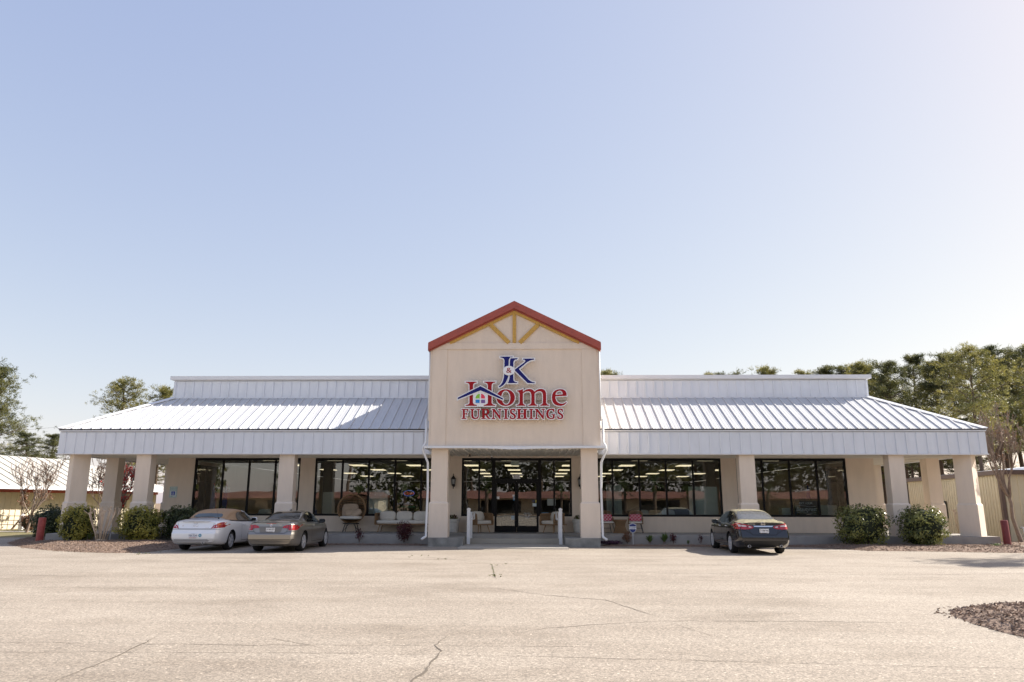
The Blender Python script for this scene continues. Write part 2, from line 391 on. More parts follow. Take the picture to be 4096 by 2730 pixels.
def cracks():
    mb = MB(); rnd = random.Random(4)
    def strip(pts, w, z=.004, m=0):
        mb.cur = m; fine = []
        for a, b in zip(pts, pts[1:]):
            k = max(2, int(math.hypot(b[0]-a[0], b[1]-a[1])/.12))
            for j in range(k):
                t = j/k; x = a[0]+(b[0]-a[0])*t; y = a[1]+(b[1]-a[1])*t
                fine.append((x+.035*noise.noise(Vector((x*6,y*6,1)))+rnd.uniform(-.008,.008), y+.05*noise.noise(Vector((x*6,y*6,5)))+rnd.uniform(-.012,.012)))
        vs = []; n = len(fine)
        for i, (x, y) in enumerate(fine):
            a, b = fine[max(0,i-1)], fine[min(n-1,i+1)]; dx, dy = b[0]-a[0], b[1]-a[1]; l = math.hypot(dx,dy) or 1
            ww = w*(.25+.9*max(0, .5+noise.noise(Vector((x*3,y*3,2)))))*min(1, i/7, (n-1-i)/7)
            vs += [(x-dy/l*ww, y+dx/l*ww, z), (x+dy/l*ww, y-dx/l*ww, z)]
        mb.add(vs, [(2*i, 2*i+2, 2*i+3, 2*i+1) for i in range(n-1)])
    strip([(-.36,10.2),(-.45,9.31),(-.34,8.98),(-.36,8.44),(-.39,7.82),(-.48,7.3),(-.62,6.6)], .017)
    strip([(-3.55,6.7),(-3.8,7.42),(-3.86,8.54),(-3.9,8.9),(-4.03,9.76),(-3.6,9.9)], .012)
    strip([(-4.03,9.76),(-3.31,9.75),(-3.12,9.7),(-2.9,9.72)], .007)
    strip([(-2.83,9.96),(-2.46,9.63),(-1.94,9.25),(-1.39,8.8)], .009)
    strip([(-2.1,9.9),(-1.94,9.25)], .006); strip([(-4.3,10.6),(-4.03,9.85)], .006)
    strip([(-3.18,24.54),(-1.91,23.28),(-.4,21.46)], .014); strip([(-.42,21.4),(-.25,19),(-.09,16.98)], .02); strip([(-.4,20.9),(-.12,17.4)], .010, .006, 1)
    strip([(-.3,15.6),(.31,15.0),(.97,14.27),(2.0,13.6),(2.64,11.46)], .012)
    strip([(.44,10.09),(.81,10.53),(1.57,10.92),(2.61,11.3),(4.48,11.34),(6.1,11.3),(6.75,11.1)], .011)
    strip([(2.61,11.3),(2.9,10.4),(3.3,9.2)], .006); strip([(-.3,15.6),(-3.5,15.9),(-6,15.5)], .007)
    strip([(-9,15.4),(-6.4,14.6),(-3.6,14.2)], .006); strip([(-3.3,24.3),(-4.4,24.4),(-5,23.9)], .012)
    strip([(3,20.5),(8,22.4),(13,23.2)], .011); strip([(1.0,19.7),(4,18.8),(9,18.6),(14,19.3)], .013)
    strip([(-16,18.5),(-9,17.2),(-5.5,17.4)], .01)
    strip([(-12.4,24.9),(-11.6,24.5)], .02, .006, 1)
    strip([(-9,8.95),(-5.3,8.73),(-1.39,8.8),(.48,8.71),(3.,8.5),(6.5,8.2)], .0055, .0035); strip([(-8,9.35),(-3,9.25),(2,9.3)], .006, .0035)
    for k in range(26):
        x, y = rnd.choice([(-3.0,24.3),(-1.91,23.2),(-.3,21),(-.15,18),(-12.,24.8)]); x += rnd.gauss(0,.15); y += rnd.gauss(0,.3)
        mb.cur = 1
        for j in range(5):
            a = rnd.uniform(0,6.3); mb.quad((x,y,.004),(x+.02*math.cos(a),y+.02*math.sin(a),.03),(x+.05*math.cos(a+.4),y+.05*math.sin(a+.4),.035))
    struct(mb.build('asphalt_cracks', [M['crack'], M['weed']], fix=True))
cracks()

# walkway slab, entrance steps, pedestals
def slab():
    mb = MB()
    mb.box(-19.42, -3.35, 31.0, 34.36, -.05, .39); mb.box(3.35, 19.42, 31.0, 34.36, -.05, .39)
    mb.box(-19.42, -16.26, 34.36, 46, -.05, .39); mb.box(16.26, 19.42, 34.36, 46, -.05, .39)
    mb.box(-3.35, 3.35, 32.2, 34.36, -.05, .387)
    struct(mb.build('walkway', mat('walkway_concrete', (.27,.255,.24), .9, c2=(.37,.35,.32), scale=1.6, bump=.3, bscale=30., detail=8.)))
    mb = MB(); mb.box(-2.0, 2.0, 31.86, 32.2, -.05, .215); mb.box(-2.06, 2.06, 28.3, 31.86, -.05, .035)
    struct(mb.build('entrance_steps', M['apron']))
slab()
# ---------------------------------------------------------------- the store
B = thing('store_building', 'long beige furniture store with white ribbed metal roof and red gabled entrance tower', 'store building', (0, 31, 0))
def part(mb, name, m, parent=B, **k):
    return mb.build(name, m, parent, off=(0,31,0), **k)
HW, EY, EZ0, EZ1, PY, PZ0, PX, PZ1 = 19.38, 31.0, 3.64, 4.73, 34.15, 6.44, 16.24, 7.50
def stucco_col(mb, x, y, w, d, z0=.39, z1=3.70, zm=1.66, rot=0., step=.05):
    c, s = math.cos(rot), math.sin(rot)
    def ring(k, z): return [(x+c*a*(w/2+k)-s*b*(d/2+k), y+s*a*(w/2+k)+c*b*(d/2+k), z) for a, b in ((-1,-1),(1,-1),(1,1),(-1,1))]
    rs = [ring(step, z0), ring(step, zm-.035), ring(step-.012, zm-.012), ring(0, zm+.035), ring(0, z1)]
    vs = [p for r in rs for p in r]; fs = [(0,3,2,1), (16,17,18,19)]
    for i in range(4):
        for k in range(4): fs.append((i*4+k, i*4+(k+1)%4, i*4+4+(k+1)%4, i*4+4+k))
    mb.add(vs, fs)
    for p in ():
        pass
cols = [(-18.74,31.62,.66,.66,R(45)),(-15.7,31.36,.62,.50,0),(-9.6,31.36,.64,.46,0),(9.6,31.36,.64,.46,0),(15.7,31.36,.62,.50,0),(18.74,31.62,.66,.66,R(45)),
        (-18.86,34.6,.58,.55,0),(18.86,34.6,.58,.55,0),(-18.86,40.3,.58,.55,0),(18.86,40.3,.58,.55,0)]
for x, y, w_, d_, r_ in cols:
    mb = MB(); stucco_col(mb, x, y, w_, d_, rot=r_); part(mb, 'column', M['stucco'])
for sx in (-1, 1):
    mb = MB(); stucco_col(mb, sx*3.0, 30.16, .66, .60, z0=.335, z1=3.84, zm=1.68, step=.055); part(mb, 'column', M['stucco'])
    mb = MB(); x0, x1 = sorted((sx*2.0, sx*3.36))
    vs = [(x0,29.7,-.05),(x1,29.7,-.05),(x1,32.2,-.05),(x0,32.2,-.05),(x0,29.7,.335),(x1,29.7,.335),(x1,32.2,.375),(x0,32.2,.375)]
    mb.add(vs, [(0,3,2,1),(4,5,6,7),(0,1,5,4),(1,2,6,5),(2,3,7,6),(3,0,4,7)]); part(mb, 'pedestal', M['pedestal'])

# roof: front slope, two end slopes, standing seams
def roof():
    mb = MB(); sp = .423; ov = .05
    ex, ey = HW+ov, EY-ov
    kz = (PZ0-EZ1)/(PY-EY); ez = EZ1-kz*ov; YB = 46.
    # slabs (thick 5 cm); front slope split either side of the tower
    def slabf(pts, th=.05):
        n = len(pts); vs = list(pts)+[(x,y,z-th) for x,y,z in pts]
        mb.add(vs, [tuple(range(n)), tuple(range(2*n-1, n-1, -1))]+[(i,(i+1)%n,n+(i+1)%n,n+i) for i in range(n)])
    for sx in (-1, 1):
        slabf([(sx*3.47,ey,ez),(sx*ex,ey,ez),(sx*PX,PY,PZ0),(sx*3.47,PY,PZ0)])
        slabf([(sx*(ex),ey+.001,ez),(sx*ex,YB,ez),(sx*PX,YB,PZ0),(sx*PX,PY+.001,PZ0)])
        # seams on the front slope
        k = 0
        while True:
            x = 3.62 + k*sp; k += 1
            if x > ex-.1: break
            t = 1. if x <= PX else (ex-x)/(ex-PX)
            a = Vector((sx*x, ey-.004, ez+.016)); b = Vector((sx*x, ey+(PY-ey)*t, ez+(PZ0-ez)*t+.016))
            mb.bar(a, b, .045, .06)
            # two shallow stiffening ribs in every pan
            for q in (.14, .28):
                xx = x+q
                if xx > ex-.15: continue
                t2 = 1. if xx <= PX else (ex-xx)/(ex-PX)
                mb.bar(Vector((sx*xx, ey-.002, ez+.002)), Vector((sx*xx, ey+(PY-ey)*t2, ez+(PZ0-ez)*t2+.002)), .035, .008)
        y = EY+.6
        while y < YB:
            t = 1. if y >= PY else (y-ey)/(PY-ey)
            mb.bar(Vector((sx*(ex), y, ez+.024)), Vector((sx*(ex-(ex-PX)*t), y, ez+(PZ0-ez)*t+.024)), .042, .06); y += sp
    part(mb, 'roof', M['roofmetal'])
    for sx in (-1, 1):
        mb = MB(); a = Vector((sx*(ex+.04), ey-.04, ez+.05)); b = Vector((sx*PX, PY, PZ0+.09))
        n1 = Vector((0,1,-kz)).normalized(); wd = .17
        # folded cap: two wings following both slopes
        f = Vector((-sx*wd, 0, 0)); g = Vector((0, wd, 0))
        vs = [a+f*0, a+f+Vector((0,0,0)), b+f, b, a+g, b+g]
        top = [a, Vector((a.x-sx*wd*1.3, a.y, a.z-.02)), Vector((b.x-sx*wd*1.3, b.y, b.z-.02)), b, Vector((a.x, a.y+wd*1.3, a.z-.02)), Vector((b.x, b.y+wd*1.3, b.z-.02))]
        lo = [p-Vector((0,0,.03)) for p in top]
        mb.add(top+lo, [(0,1,2,3),(0,3,5,4),(6,9,8,7),(6,10,11,9),(0,4,10,6),(0,6,7,1),(1,7,8,2),(4,5,11,10),(3,2,8,9),(5,3,9,11)])
        part(mb, 'hip_cap', M['trim'])
roof()
def ribbed(mb, x0, x1, y, z0, z1, sp=.423, out=-1, start=None, rw=.05, rd=.05):
    """flat metal panel with raised ribs, facing -y"""
    mb.box(x0, x1, y, y+.05, z0, z1)
    x = start if start is not None else x0+sp/2
    while x < x1-.02:
        if x > x0+.02: mb.box(x-rw/2, x+rw/2, y-rd, y-.0005, z0+.01, z1-.01)
        x += sp
# fascia, eave gutter and drip edge
for sx in (-1, 1):
    x0, x1 = sorted((sx*3.47, sx*HW))
    mb = MB(); s0 = 3.62-.4*.423
    mb2 = MB(); ribbed(mb2, 3.47, HW, EY, EZ0+.05, EZ1-.165, start=s0); mb2.box(3.47, HW, EY+.06, EY+.08, EZ1-.2, EZ1-.06)
    if sx < 0: mb2.v = [(-x, y, z) for x, y, z in mb2.v]
    # the end return of the fascia
    xe0, xe1 = sorted((sx*(HW-.05), sx*HW))
    mb2.box(xe0, xe1, EY+.05, 46, EZ0+.05, EZ1-.13)
    part(mb2, 'fascia', M['metal'])
    mb = MB(); mb.box(x0-(.02 if sx<0 else 0), x1+(.02 if sx>0 else 0), EY-.05, EY+.04, EZ1-.128, EZ1-.028)
    mb.box(*sorted((sx*(HW-.04), sx*(HW+.05))), EY+.04, 46, EZ1-.128, EZ1-.028); part(mb, 'eave_gutter', M['trim'])
    mb = MB(); mb.box(x0-(.03 if sx<0 else 0), x1+(.03 if sx>0 else 0), EY-.035, EY+.06, EZ0, EZ0+.048)
    mb.box(*sorted((sx*(HW-.05), sx*(HW+.035))), EY+.06, 46, EZ0, EZ0+.048); part(mb, 'drip_edge', M['trim'])
    # upper parapet
    mb = MB(); xx1 = PX
    mbp = MB(); ribbed(mbp, 3.47, PX, PY, PZ0+.06, PZ1-.235, start=s0); mbp.box(3.47, PX-.06, PY+.06, PY+.08, PZ1-.3, PZ1-.1)
    mbp.box(3.47, PX+.0, PY-.03, PY-.001, PZ0+.0, PZ0+.075)
    mbp.box(PX-.05, PX, PY+.05, 46, PZ0, PZ1-.17)
    if sx < 0: mbp.v = [(-x, y, z) for x, y, z in mbp.v]
    part(mbp, 'parapet', M['metal'])
    mb = MB(); mb.box(3.47, PX+.14, PY-.14, PY+.3, PZ1-.168, PZ1); mb.box(PX-.2, PX+.14, PY+.3, 46, PZ1-.168, PZ1)
    mb.box(3.47, PX+.05, PY-.06, PY-.002, PZ1-.2, PZ1-.170)
    if sx < 0: mb.v = [(-x, y, z) for x, y, z in mb.v]
    part(mb, 'parapet_cap', M['trim'])
    # soffit boards
    mb = MB(); a, b = sorted((sx*3.2, sx*(HW-.06))); mb.box(a, b, EY+.06, 34.36, 3.69, 3.73)
    y = EY+.25
    while y < 34.3: mb.box(a+.02, b-.02, y, y+.02, 3.677, 3.689); y += .24
    a, b = sorted((sx*16.25, sx*(HW-.06))); mb.box(a, b, 34.36, 46, 3.69, 3.73)
    y = 34.5
    while y < 46: mb.box(a+.02, b-.02, y, y+.02, 3.677, 3.689); y += .24
    part(mb, 'soffit', M['soffit'])
mb = MB(); mb.box(-PX, PX, PY+.31, 72, 6.9, 7.0); part(mb, 'flat_roof', M['metal'])

# walls under the canopy
WY = 34.37
def wallpart(*b): mb = MB(); mb.box(*b); part(mb, 'wall', M['stucco'])
for x0, x1 in ((-16.24,-14.98),(-10.02,-9.33),(-3.19,-2.52),(2.52,3.19),(9.33,10.02),(14.98,16.24)): wallpart(x0, x1, WY, WY+.24, .38, 3.69)
for x0, x1 in ((-14.98,-10.02),(-9.33,-3.19),(3.19,9.33),(10.02,14.98),(-2.52,-1.0),(1.0,2.52)): wallpart(x0, x1, WY+.002, WY+.24, .38, 1.08)
for sx in (-1, 1):
    for y0, y1, z0, z1 in ((34.62,35.6,.38,3.69),(35.6,39.6,.38,1.08),(35.6,39.6,3.5,3.69),(39.6,71.9,.38,3.69)): wallpart(*sorted((sx*16.0, sx*16.238)), y0, y1, z0, z1)
    mb = MB(); stucco_col(mb, sx*16.3, 40.25, .58, .5); part(mb, 'column', M['stucco'])
def window(x0, x1, mull, z0=1.08, z1=3.69, name='window', y=WY+.03, inner_h=()):
    mb = MB(); f = .075
    mb.box(x0, x1, y, y+.12, z0, z0+.09); mb.box(x0, x1, y, y+.12, z1-.11, z1)
    for x in [x0+f/2, x1-f/2]+list(mull): mb.box(x-f/2, x+f/2, y+.002, y+.118, z0+.09, z1-.11)
    for zz in inner_h: mb.box(x0+f, x1-f, y+.004, y+.116, zz-.03, zz+.03)
    w = part(mb, name, M['black'])
    mb = MB(); xs = [x0+f/2]+list(mull)+[x1-f/2]
    for a, b in zip(xs, xs[1:]): mb.box(a+f/2-.005, b-f/2+.005, y+.05, y+.06, z0+.085, z1-.105)
    p = mb.build('pane', M['glass'], w)
    for v in p.data.vertices: v.co.y -= 31
    return w
window(-14.98, -10.02, (-13.66,-12.43,-11.2)); window(-9.33, -3.19, (-8.06,-6.83,-5.61,-4.39))
window(3.19, 9.33, (4.39,5.61,6.83,8.06)); window(10.02, 14.98, (11.2,12.43,13.66))
window(-2.52, -1.06, (-1.72,)); window(1.06, 2.52, (1.72,))
for sx in (-1, 1):
    w = MB(); x = sx*16.1
    for z in (1.1, 3.46): w.box(x-.05, x+.05, 35.6, 39.6, z-.04, z+.04)
    for y in (35.64, 36.95, 38.25, 39.56): w.box(x-.048, x+.048, y-.04, y+.04, 1.14, 3.42)
    wo = part(w, 'window', M['black'])
    p = MB(); p.box(x-.005, x+.005, 35.68, 39.52, 1.14, 3.42); p.build('pane', M['glass'], wo, off=(0,31,0))
# entrance doors under a transom
y = WY+.03
mb = MB(); mb.box(-1.06,-.985,y-.02,y+.14,.39,3.69); mb.box(.985,1.06,y-.02,y+.14,.39,3.69); mb.box(-.985,.985,y-.015,y+.135,2.66,2.76); mb.box(-.985,.985,y-.015,y+.135,3.58,3.69)
fr = part(mb, 'door_frame', M['black'])
mb = MB(); mb.box(-.985,.985,y+.05,y+.06,2.76,3.58); p = mb.build('pane', M['glass'], fr, off=(0,31,0))
for sx in (-1, 1):
    mb = MB(); a, b = sorted((sx*.012, sx*.98))
    mb.box(a,b,y,y+.06,.40,.66); mb.box(a,b,y,y+.06,2.55,2.655); mb.box(a,a+.075,y+.001,y+.059,.66,2.55); mb.box(b-.075,b,y+.001,y+.059,.66,2.55)
    d = part(mb, 'door', M['black'])
    mb = MB(); mb.box(a+.07,b-.07,y+.025,y+.034,.655,2.555); mb.build('pane', M['glass'], d, off=(0,31,0))
    mb = MB(); hx = sx*.07; mb.tube([(hx,y,1.30),(hx+sx*.09,y-.07,1.33),(hx+sx*.09,y-.07,1.62),(hx,y,1.66)], .014, 8); mb.build('handle', M['iron'], d, off=(0,31,0))

# tower
TY, TW, TZ0, TZE, TZA = 29.7, 3.45, 3.84, 7.86, 9.60
mb = MB()
prof = [(-TW,TZ0),(TW,TZ0),(TW,TZE),(0,TZA),(-TW,TZE)]
mb.prism([prof], lambda x, z, d: (x, TY+d, z), 0, .22)
for sx in (-1, 1): mb.box(*sorted((sx*(TW-.22), sx*TW)), TY+.221, 37.5, TZ0 if False else 3.90, TZE-.02)
mb.prism([[(-TW+.22,3.9),(TW-.22,3.9),(TW-.22,TZE),(0,TZA-.05),(-TW+.22,TZE)]], lambda x, z, d: (x, 37.28+d, z), 0, .2)
part(mb, 'tower_wall', M['stucco'])
mb = MB()   # raised stucco bands that frame the sign field
for sx in (-1, 1): mb.box(*sorted((sx*2.76, sx*3.36)), TY-.035, TY-.001, TZ0+.02, 7.84)
mb.prism([[(-3.42,7.845),(3.42,7.845),(2.86,8.10),(-2.86,8.10)]], lambda x, z, d: (x, TY-.045+d, z), 0, .044)
part(mb, 'stucco_band', M['stucco'])
# red gable roof with overhanging rake
mb = MB(); sl = (9.84-8.10)/3.5
def rk(x, z0): return z0-abs(x)*sl
for sx in (-1, 1):
    y0, y1 = TY-.22, 37.6
    P = lambda x, dz, y: (sx*x, y, rk(x, 9.84)+dz)
    def slab2(xa, xb, dz0, dz1, ya, yb):
        v = [P(xa,dz0,ya),P(xb,dz0,ya),P(xb,dz0,yb),P(xa,dz0,yb),P(xa,dz1,ya),P(xb,dz1,ya),P(xb,dz1,yb),P(xa,dz1,yb)]
        mb.add(v, [(0,3,2,1),(4,5,6,7),(0,1,5,4),(1,2,6,5),(2,3,7,6),(3,0,4,7)])
    slab2(0, 3.53, -.09, 0, y0+.06, y1)               # roof sheet
    slab2(0.0, 3.53, -.30, .012, y0, y0+.059)          # rake board
    slab2(0.0, 3.50, -.36, -.17, y0+.10, y0+.16)      # stepped under-board
    slab2(3.38, 3.545, -.30, .0, y0+.06, y1)         # eave trim
    yy = y0+.5
    while yy < y1: slab2(0, 3.52, .001, .04, yy, yy+.03); yy += .42
part(mb, 'tower_roof', M['redmetal'])
# gold half-timber king post, struts and rakes
mb = MB(); gy = TY-.06
def timber(a, b, w): mb.bar((a[0], gy+.029, a[1]), (b[0], gy+.029, b[1]), .058, w, up=(0,0,1)) if False else mb.prism([offline(a, b, w)], lambda x, z, d: (x, gy+d, z), 0, .058)
def offline(a, b, w):
    d = Vector((b[0]-a[0], b[1]-a[1])).normalized(); n = Vector((-d.y, d.x))*w/2
    return [(a[0]+n.x,a[1]+n.y),(a[0]-n.x,a[1]-n.y),(b[0]-n.x,b[1]-n.y),(b[0]+n.x,b[1]+n.y)]
timber((0,8.105),(0,9.38),.14)
gy -= .004
for sx in (-1, 1):
    timber((sx*.22,8.11),(sx*.98,8.87),.17)
    gy -= .003; timber((sx*.0,9.43),(sx*2.66,8.11),.13)
part(mb, 'gable_timber', M['gold'])
# bent gutter trim along the foot of the tower, ribbed porch ceiling
mb = MB(); n = 40
for i in range(n):
    xa, xb = -3.6+7.2*i/n, -3.6+7.2*(i+1)/n
    s = lambda x: -.05*math.exp(-((x+.0)/.9)**2) - .02*math.exp(-((x-1.6)/.5)**2) + .006*noise.noise(Vector((x*3,0,0)))
    tw = lambda x: .02*math.exp(-((x-.05)/.12)**2)
    v = []
    for x in (xa, xb):
        v += [(x,TY-.16-tw(x),3.80+s(x)),(x,TY-.002,3.80),(x,TY-.002,3.90),(x,TY-.16+tw(x),3.885+s(x)*.35)]
    mb.add(v, [(0,1,5,4),(1,2,6,5),(2,3,7,6),(3,0,4,7)]+([(0,3,2,1)] if i==0 else [])+([(4,5,6,7)] if i==n-1 else []))
for sx in (-1, 1): mb.box(*sorted((sx*3.452, sx*3.60)), TY, 31.0, 3.80, 3.885)
part(mb, 'tower_gutter', M['trim'])
mb = MB(); mb.box(-3.44, 3.44, TY+.23, 34.36, 3.80, 3.84)
x = -3.3
while x < 3.4:
    mb.box(x, x+.07, TY+.24, 34.35, 3.765, 3.799); mb.box(x+.17, x+.19, TY+.24, 34.35, 3.785, 3.799); x += .305
part(mb, 'porch_ceiling', M['soffit'])
mb = MB(); mb.box(-3.44, 3.44, WY, WY+.2, 3.70, 3.80); part(mb, 'porch_header', M['stucco'])
for sx in (-1, 1):   # downspouts at the tower corners
    mb = MB(); X = sx
    pts = [(X*3.56,29.78,5.0),(X*3.56,29.78,4.05),(X*3.66,29.68,3.86),(X*3.66,29.68,3.72),(X*3.47,29.86,3.25),(X*3.44,29.84,2.2),(X*3.46,29.78,.52),(X*3.46,29.76,.38),(X*3.60,29.58,.28)]
    mb.tube(pts, .048, 8); part(mb, 'downspout', M['white'], smooth=True)
    mb = MB(); mb.tube([(X*3.475,29.72,4.9),(X*3.475,29.72,7.8)], .03, 6); part(mb, 'downspout', M['white'], smooth=True)

# inside of the shop
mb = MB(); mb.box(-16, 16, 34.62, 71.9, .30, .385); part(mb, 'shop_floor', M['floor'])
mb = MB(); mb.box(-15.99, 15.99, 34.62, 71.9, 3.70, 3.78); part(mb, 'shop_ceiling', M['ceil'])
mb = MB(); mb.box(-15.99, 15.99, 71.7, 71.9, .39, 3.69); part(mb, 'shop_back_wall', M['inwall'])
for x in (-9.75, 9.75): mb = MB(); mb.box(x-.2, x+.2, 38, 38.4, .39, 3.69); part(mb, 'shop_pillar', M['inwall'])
lamp = None; gi = 0
for iy in range(5):
    for ix in range(-5, 6):
        x = ix*3.15 + (.55 if ix < 0 else -.4) + .25*iy*0; yv = 35.6+5.5*iy
        if abs(x) > 15: continue
        if lamp is None:
            mb = MB(); mb.box(-.38,.38,-.62,.62,-.03,0); lamp = tag(mb.build('ceiling_light', M['lamp'], fix=False), 'warm flat ceiling light panel glowing inside the shop', 'ceiling light', 'ceiling lights inside the shop'); lamp.location = (x, yv, 3.699)
        else:
            o = lamp.copy(); COL.objects.link(o); o.location = (x, yv, 3.699)
# ---------------------------------------------------------------- the shop sign on the tower
SX = lambda x, y: -.075 + (x-1177)*.002172*(1-.0236*y/1506)
SZ = lambda y: 7.785 - .002168*y
def quads(path, n=5):
    """path of points; ('q', cx, cy, x, y) is a quadratic curve to x, y"""
    out = []
    for p in path:
        if p[0] == 'q':
            x0, y0 = out[-1]; _, cx, cy, x, y = p
            for i in range(1, n+1):
                t = i/n; out.append(((1-t)**2*x0+2*t*(1-t)*cx+t*t*x, (1-t)**2*y0+2*t*(1-t)*cy+t*t*y))
        else: out.append(p)
    res = []
    for p in out:
        if not res or math.hypot(p[0]-res[-1][0], p[1]-res[-1][1]) > .5: res.append(p)
    if math.hypot(res[0][0]-res[-1][0], res[0][1]-res[-1][1]) < .5: res.pop()
    return res
def area(l): return sum(l[i-1][0]*l[i][1]-l[i][0]*l[i-1][1] for i in range(len(l)))/2
def grow(l, d):
    """mitred outline offset; positive d grows the enclosed area"""
    s = 1 if area(l) > 0 else -1; n = len(l); out = []
    for i in range(n):
        a, b, c = Vector(l[i-1]), Vector(l[i]), Vector(l[(i+1) % n])
        e, f = (b-a).normalized(), (c-b).normalized()
        n1, n2 = Vector((e.y,-e.x))*s, Vector((f.y,-f.x))*s
        m = (n1+n2); k = m.length
        if k < .3: out.append(tuple(b+n1*d)); continue
        m /= k; out.append(tuple(b+m*min(d/(max(.35, m.dot(n1))), d*1.9) if d > 0 else b+m*d/max(.5, m.dot(n1))))
    return out
sign = thing('store_sign', 'blue and red serif letter sign with little house emblem on the entrance tower', 'shop sign', (0, 29.5, 6.3))
_ord = [0]
def letter(loops, m, name='letter', back=True, d=18., y0=29.44, depth=.12, hole_shrink=True):
    """white backing slab with a coloured face on it"""
    loops = [quads(l) for l in loops]; _ord[0] += 1; j = (_ord[0] % 4)*.0035
    fn = lambda x, y, dd: (SX(x, y), y0 - j + dd, SZ(y))
    b = None
    if back:
        g = [grow(loops[0], d)] + [grow(h, -d) for h in loops[1:]]
        mb = MB(); mb.prism(g, fn, 0, depth); b = mb.build(name, M['signwhite'], sign)
    mb = MB(); mb.prism(loops, lambda x, y, dd: (SX(x,y), y0-j-.008+dd, SZ(y)), 0, .0075)
    f = mb.build('letter_face' if back else name, m, b if back else sign, off=sign.location)
    return f
# J, K stem, K arm
letter([[(952,138),(1183,138),(1178,155),('q',1112,160,1108,215),(1104,480),('q',1098,560,1045,640),('q',995,702,932,722),(924,704),('q',985,662,1005,590),('q',1022,540,1024,470),(1030,215),('q',1028,160,952,155)]], M['blue'])
letter([[('q',0,0,1148,172),(1148,172),(1276,172),(1272,190),('q',1198,194,1198,260),(1197,570),('q',1200,625,1272,628),(1272,643),(1092,643),('q',1124,590,1128,520),(1132,260),('q',1130,200,1148,172)][1:]], M['blue'], y0=29.425)
letter([[(1380,178),(1588,178),(1588,197),('q',1520,200,1440,258),(1300,377),(1480,575),('q',1540,625,1598,628),(1598,643),(1468,643),(1228,408),(1228,385),(1405,250),('q',1450,206,1380,196)]], M['blue'], y0=29.44)
# H (two stems), o m e
letter([[(300,613),(508,613),(508,629),('q',440,632,440,690),(440,1000),('q',442,1046,510,1050),(510,1066),(300,1066),(300,1050),('q',372,1046,372,1000),(372,690),('q',372,632,300,629)]], M['red'])
letter([[(650,613),(860,613),(860,629),('q',790,632,790,690),(790,1000),('q',792,1046,858,1050),(858,1066),(642,1066),(642,1050),('q',718,1046,718,1000),(718,690),('q',718,632,650,629)]], M['red'])
ell = lambda cx, cy, rx, ry, n=36, tilt=0: [(cx+rx*math.cos(2*math.pi*i/n)+tilt*math.sin(2*math.pi*i/n)*rx, cy+ry*math.sin(2*math.pi*i/n)) for i in range(n)]
letter([ell(1053,913,174,156), ell(1058,913,84,131,36,.06)], M['red'], d=16, y0=29.45)
letter([[(1266,782),('q',1330,776,1378,752),(1378,808),('q',1430,752,1500,752),('q',1570,754,1592,806),('q',1640,752,1715,751),('q',1815,754,1815,868),(1815,1000),('q',1816,1046,1868,1050),(1868,1066),(1700,1066),(1700,1050),('q',1752,1046,1752,1000),(1752,872),('q',1750,796,1690,796),('q',1630,798,1598,842),(1598,1000),('q',1600,1046,1648,1050),(1648,1066),(1480,1066),(1480,1050),('q',1535,1046,1535,1000),(1535,872),('q',1533,796,1472,796),('q',1415,798,1378,838),(1378,1000),('q',1380,1046,1425,1050),(1425,1066),(1258,1066),(1258,1050),('q',1315,1046,1315,1000),(1315,850),('q',1312,804,1266,797)]], M['red'], d=16)
letter([[(1984,890),(2200,880),('q',2200,756,2080,755),('q',1922,760,1920,912),('q',1924,1068,2078,1068),('q',2160,1066,2200,1000),(2190,992),('q',2155,1026,2106,1028),('q',1988,1022,1984,890)], [(1987,862),(2124,852),('q',2122,786,2066,784),('q',2000,788,1987,862)]], M['red'], d=15, y0=29.45)
# ampersand disc
def flat(loops, m, name, y, dep=.03):
    mb = MB(); mb.prism([quads(l) for l in loops], lambda x, yy, dd: (SX(x,yy), y+dd, SZ(yy)), 0, dep); return mb.build(name, m, sign)
disc = flat([ell(1113,408,110,90,40)], M['signwhite'], 'ampersand_disc', 29.385, .06)
mb = MB(); text_mb(mb, '&', lambda x, y, d: (SX(1113,408)+x, 29.383-d, SZ(408)+y), .31, .006, sx=1.15); mb.build('ampersand', M['red'], disc, off=sign.location)
# house emblem: white body, blue roof, four coloured panes
flat([[(440,850),(580,770),(718,850),(718,1000),('q',720,1040,642,1046),(642,1083),(512,1083),(512,1046),('q',440,1040,440,1000)]], M['signwhite'], 'house_body', 29.405, .1)
rf = [(155,918),(582,702),(1003,932),(1001,957),(582,782),(155,949)]
mb = MB(); mb.prism([grow(rf, 17)], lambda x, y, d: (SX(x,y), 29.375+d, SZ(y)), 0, .028); rb = mb.build('house_roof', M['signwhite'], sign)
mb = MB(); mb.prism([rf], lambda x, y, d: (SX(x,y), 29.366+d, SZ(y)), 0, .0085); mb.build('letter_face', M['blue'], rb, off=sign.location)
for l, m in (([(488,930),('q',494,850,566,842),(566,930)],'green'), ([(592,842),('q',660,850,668,930),(592,930)],'pink'), ([(488,953),(565,953),(565,1015),(488,1015)],'cyan'), ([(592,955),(668,955),(668,1017),(592,1017)],'purple')):
    flat([l], M[m], 'house_pane', 29.397, .0075)
